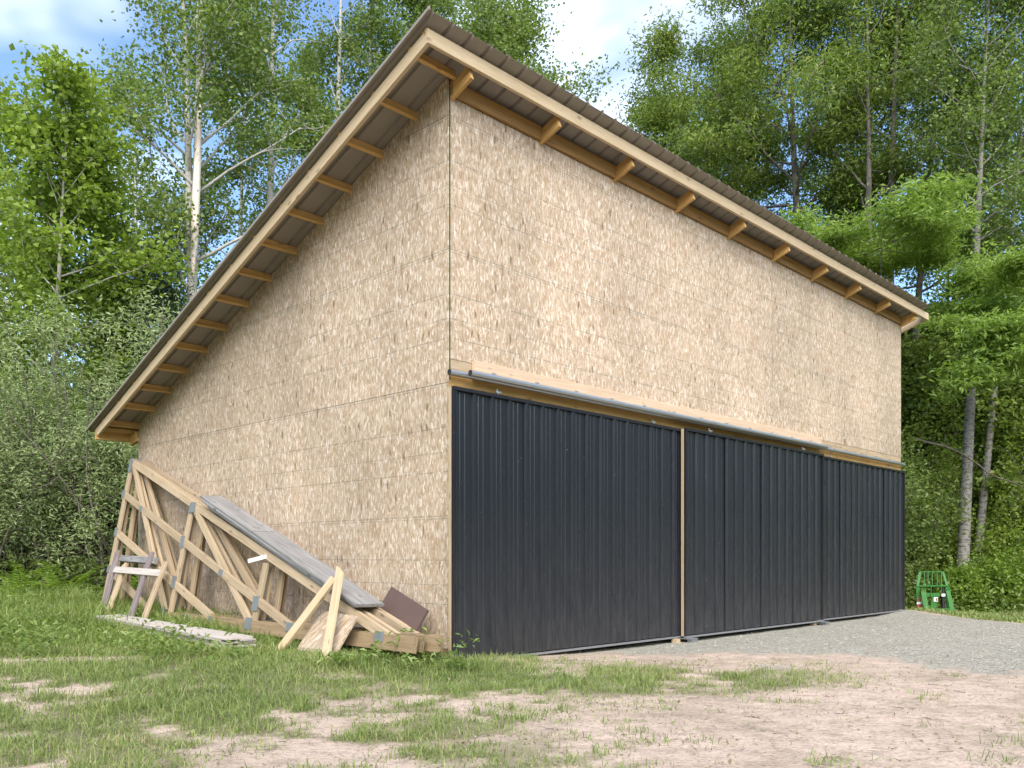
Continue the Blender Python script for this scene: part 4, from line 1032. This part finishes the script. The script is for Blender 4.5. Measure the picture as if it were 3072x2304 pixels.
# far wood, one mass of foliage
rng = np.random.default_rng(7)
n = 120000
ang = np.where(rng.uniform(size=n) < 0.6, rng.uniform(R(-46), R(46), n), rng.uniform(R(46), R(314), n)); dist = rng.uniform(31, 50, n)
x = np.sin(ang) * dist; y = np.cos(ang) * dist
hmax = 5.0 + 4.5 * fbm(ang * 60, dist * 0, 0.25, 33) + 2.0 * vnoise(x, y, 0.35, 12)
hmax = hmax + 1.5 * smooth(0.2, 0.6, ang) + 2.5 * smooth(0.8, 1.0, ang)
z = rng.uniform(0, 1, n) ** 0.9 * hmax
keep = vnoise(x + z * 0.7, y - z * 0.9, 0.8, 44) > 0.30
pos = np.stack([x, y, z - 0.2], -1)[keep]
v, f = leaf_quads(rng, pos, np.where(np.abs(np.arctan2(pos[:, 0], pos[:, 1])) < 0.81, 0.36, 0.75), 0.8, 0.1, 0.4, 0.4)
tag(link('far_woodland', mesh_np('far_woodland', v, f, 'leaf_maple')), 'dense green woodland far behind the barn and round the clearing', 'woodland', kind='stuff')

# ------------------------------------------------------------------ grass, weeds, stones, litter
def grass(name, label, n, xr, yr, hfun, wfun, mat, seed, lean=0.5, weight=None, curl=0.5, thr=0.0):
    rng = np.random.default_rng(seed)
    x = rng.uniform(*xr, n); y = rng.uniform(*yr, n)
    # keep to what the camera can see plus a margin
    ok = np.abs(x) < 0.82 * y + 1.6
    x, y = x[ok], y[ok]
    g = grass_mask(x, y) if weight is None else weight(x, y)
    tuft = smooth(0.35, 0.65, vnoise(x, y, 7.0, seed + 5))
    k = rng.uniform(size=len(x)) < g * (0.45 + 0.55 * tuft)
    x, y, g = x[k], y[k], g[k]; m_ = len(x); z = gz(x, y) - 0.01 + 0.016 * (fbm(x, y, 4.0, 71, 3) - 0.5)
    h = hfun(x, y, g) * rng.uniform(0.45, 1.25, m_); w = wfun * (0.7 + 0.6 * rng.uniform(size=m_)) * np.clip(y / 8.0, 0.8, 1.6)
    a = rng.uniform(0, 2 * math.pi, m_); ln = np.abs(rng.normal(size=m_)) * lean
    dx, dy = np.cos(a), np.sin(a); b2 = rng.uniform(0, 2 * math.pi, m_); sx, sy = np.cos(b2), np.sin(b2)
    up = 1 / np.sqrt(1 + ln ** 2)
    p = np.stack([x, y, z], -1)
    mid = p + np.stack([dx * ln * up * 0.45, dy * ln * up * 0.45, up * 0.6], -1) * h[:, None]
    tip = p + np.stack([dx * ln * up * (1 + curl), dy * ln * up * (1 + curl), up * (1.0 - curl * 0.45 * np.minimum(ln, 1))], -1) * h[:, None]
    s = np.stack([sx, sy, np.zeros(m_)], -1) * (w * 0.5)[:, None]
    v = np.stack([p - s, p + s, mid + s * 0.8, mid - s * 0.8, tip], 1).reshape(-1, 3)
    i = np.arange(m_)[:, None] * 5
    q = np.concatenate([i, i + 1, i + 2, i + 3], 1); t_ = np.concatenate([i + 3, i + 2, i + 4], 1)
    tag(link(name, mesh_np(name, v, [q, t_], mat)), label, 'grass', kind='stuff')
    return m_
def tallw(x, y):
    u, v = uv_of(x, y)
    st_ = ((u > -1.45) & (u < -0.9) & (v > 1.3) & (v < 5.3))
    return np.where(st_, 0.05, 1.0) * grass_mask(x, y) * smooth(6.9, 8.4, y + 0.8 * (fbm(x, y, 0.8, 3) - 0.5)) * smooth(0.0, -0.3, u) + 0.6 * grass_mask(x, y) * smooth(17, 19, y)
def shortw(x, y):
    return grass_mask(x, y) * (1 - 0.75 * smooth(7.4, 9.0, y) * smooth(0.3, -0.5, x))
n1 = grass('tall_grass', 'lush tall green grass left of the barn', 330000, (-14, -0.4), (6.0, 17.0), lambda x, y, g: 0.10 + 0.17 * smooth(7.4, 11, y) * (0.4 + vnoise(x, y, 1.2, 6)), 0.009, 'grass_tall', 201, 0.8, tallw)
n2 = grass('short_grass', 'short patchy green grass in front of the barn', 560000, (-8.0, 6.0), (3.2, 9.6), lambda x, y, g: 0.03 + 0.085 * g * (0.3 + vnoise(x, y, 1.5, 8)), 0.0065, 'grass_short', 202, 1.3, shortw)
n3 = grass('dry_grass', 'flattened dry straw on the sandy ground', 90000, (-4.8, 5.0), (3.7, 9.2), lambda x, y, g: 0.035 + 0.04 * vnoise(x, y, 2.0, 4), 0.0035, 'grass_dry', 203, 3.5, lambda x, y: 0.035 + 0.6 * smooth(0.05, 0.4, grass_mask(x, y)) * (1 - 0.6 * grass_mask(x, y)), 0.3)
n4 = grass('verge_grass', 'thin olive grass beyond the gravel by the fork frame', 60000, (6.5, 15), (11.5, 22), lambda x, y, g: 0.05 + 0.05 * vnoise(x, y, 1.5, 8), 0.012, 'grass_short', 204, 0.9)
print('blades', n1, n2, n3, n4)
# sparse tufts on the sand: each tuft a fan of blades, all one mass
rng = np.random.default_rng(77); px, py = [], []
for k in range(150):
    y0 = rng.uniform(3.9, 8.0); x0 = rng.uniform(-0.5, 0.62) * y0
    if gravel_mask(np.array([x0]), np.array([y0]))[0] > 0.5 and rng.uniform() < 0.85: continue
    if rng.uniform() < smooth(0.0, 3.0, x0) * 0.72: continue
    nb_ = rng.integers(8, 60); r = 0.015 + 0.0013 * nb_
    px += list(x0 + rng.normal(size=nb_) * r); py += list(y0 + rng.normal(size=nb_) * r * 0.8)
px = np.array(px); py = np.array(py); m_ = len(px); z = gz(px, py) - 0.006
h = rng.uniform(0.02, 0.085, m_); a = rng.uniform(0, 6.283, m_); ln = np.abs(rng.normal(size=m_)) * 1.8; up = 1 / np.sqrt(1 + ln ** 2)
p = np.stack([px, py, z], -1); dv = np.stack([np.cos(a) * ln * up, np.sin(a) * ln * up, up], -1) * h[:, None]; s = np.stack([-np.sin(a), np.cos(a), 0 * a], -1) * 0.0028
v = np.stack([p - s, p + s, p + dv * 0.6 + s * 0.7, p + dv * 0.6 - s * 0.7, p + dv * np.array([1.1, 1.1, 0.85])], 1).reshape(-1, 3); i = np.arange(m_)[:, None] * 5
tag(link('grass_tufts', mesh_np('grass_tufts', v, [np.concatenate([i, i + 1, i + 2, i + 3], 1), np.concatenate([i + 3, i + 2, i + 4], 1)], 'grass_short')), 'scattered small grass tufts on the bare sand', 'grass', kind='stuff')
# leafy weeds in the tall grass
rng = np.random.default_rng(88); C = []
for k in range(520):
    y0 = rng.uniform(7.0, 14.0); x0 = rng.uniform(-0.62, -0.06) * y0; u, v_ = uv_of(x0, y0)
    if u > -0.35 or (u > -1.75 and 0.2 < v_ < 6.4 and rng.uniform() < 0.93): continue
    if grass_mask(np.array([x0]), np.array([y0]))[0] < 0.55: continue
    big = 1.0 if rng.uniform() < 0.3 else 0.5
    g0 = float(gz(x0, y0)); nl_ = int(rng.integers(14, 46) * big) + 8
    C.append(np.stack([x0 + rng.normal(size=nl_) * 0.11 * big, y0 + rng.normal(size=nl_) * 0.11 * big, g0 + rng.uniform(0.05, 0.30 if big == 1 else 0.16, nl_)], -1))
v, f = leaf_quads(rng, np.concatenate(C), 0.058, 0.42, 0.1, 0.5, 0.9)
tag(link('leafy_weeds', mesh_np('leafy_weeds', v, f, 'leaf_weed')), 'leafy weeds growing through the tall grass', 'weeds', kind='stuff')
# undergrowth carpet under the trees on the right and left wood edge
rng = np.random.default_rng(89); n = 26000
xr_ = rng.uniform(7.4, 16, n); yr_ = rng.uniform(19.6, 30, n)
okr = (xr_ / yr_ > 0.43) | (yr_ > 21)
xl_ = rng.uniform(-12, -5.3, n); yl_ = rng.uniform(14.6, 22, n)
x = np.concatenate([xr_[okr], xl_]); y = np.concatenate([yr_[okr], yl_])
u, v_ = uv_of(x, y); ok = (v_ > 7.6) | (u > 13)
x, y = x[ok], y[ok]
z = gz(x, y) + rng.uniform(0.02, 1.0, len(x)) ** 1.5 * (0.25 + 0.75 * vnoise(x, y, 0.9, 3))
v, f = leaf_quads(rng, np.stack([x, y, z], -1), 0.12, 0.6, 0.1, 0.5, 0.9)
tag(link('undergrowth', mesh_np('undergrowth', v, f, 'leaf_weed')), 'low leafy undergrowth on the woodland floor', 'undergrowth', kind='stuff')
# stones
ico = bmesh.new(); bmesh.ops.create_icosphere(ico, subdivisions=1, radius=1.0)
iv = np.array([q.co[:] for q in ico.verts]); ifc = np.array([[q.index for q in f_.verts] for f_ in ico.faces]); ico.free()
rng = np.random.default_rng(99); n = 9000
y = 3.8 + 12 * rng.uniform(size=n) ** 1.3; x = rng.uniform(-0.62, 0.66, n) * y
gm_ = gravel_mask(x, y); u, v_ = uv_of(x, y)
ok = (rng.uniform(size=n) < 0.05 + 0.95 * gm_) & ~((u > -0.2) & (v_ > -0.1)) & (grass_mask(x, y) < 0.8)
x, y = x[ok], y[ok]; n = len(x)
r = 0.004 + 0.008 * rng.uniform(size=n) ** 3.5; r = r * np.clip(y / 8, 0.7, 1.3)
sc = np.stack([r * rng.uniform(0.8, 1.4, n), r * rng.uniform(0.8, 1.4, n), r * rng.uniform(0.45, 0.8, n)], -1)
a = rng.uniform(0, 6.283, n)
vv_ = iv[None] * sc[:, None, :] * (1 + 0.15 * rng.normal(size=(n, len(iv), 1)))
ca, sa = np.cos(a)[:, None], np.sin(a)[:, None]
vx = vv_[..., 0] * ca - vv_[..., 1] * sa + x[:, None]; vy = vv_[..., 0] * sa + vv_[..., 1] * ca + y[:, None]; vz = vv_[..., 2] + (gz(x, y) + 0.002)[:, None]
tag(link('loose_stones', mesh_np('loose_stones', np.stack([vx, vy, vz], -1).reshape(-1, 3), (ifc[None] + np.arange(n)[:, None, None] * len(iv)).reshape(-1, 3), 'stone')), 'loose gravel stones on the drive and sand', 'gravel', kind='stuff')
# small dead twigs on the sand
rng = np.random.default_rng(100); ac = Acc()
for k in range(130):
    y0 = rng.uniform(3.9, 8.2); x0 = rng.uniform(-0.55, 0.6) * y0; u, v_ = uv_of(x0, y0)
    if u > -0.3 and v_ > -0.2: continue
    L = rng.uniform(0.02, 0.10); a = rng.uniform(0, 6.283); g0 = float(gz(x0, y0)) + 0.006
    pts = polyline(rng, (x0, y0, g0), (math.cos(a), math.sin(a), 0.02), L, 4, 0, 0.18); pts[:, 2] = g0 + np.abs(rng.normal(size=5)) * 0.004
    ac.add(*tube_np(pts, np.linspace(0.0024, 0.0012, 5), 4))
tag(link('dead_twigs', ac.mesh('dead_twigs', 'bark_dark')), 'small dead twigs and litter scattered on the sand', 'twigs', kind='stuff')

# fallen leaves
rng = np.random.default_rng(131); n = 900
y = rng.uniform(3.9, 9.0, n); x = rng.uniform(-0.6, 0.62, n) * y; u, v_ = uv_of(x, y)
ok = ~((u > -0.3) & (v_ > -0.15)); x, y = x[ok], y[ok]
v, f = leaf_quads(rng, np.stack([x, y, gz(x, y) + 0.008], -1), 0.026, 0.55, 0.0, 0.5, 3.0)
tag(link('fallen_leaves', mesh_np('fallen_leaves', v, f, 'grass_dry')), 'small dry fallen leaves scattered over sand and grass', 'leaf litter', kind='stuff')
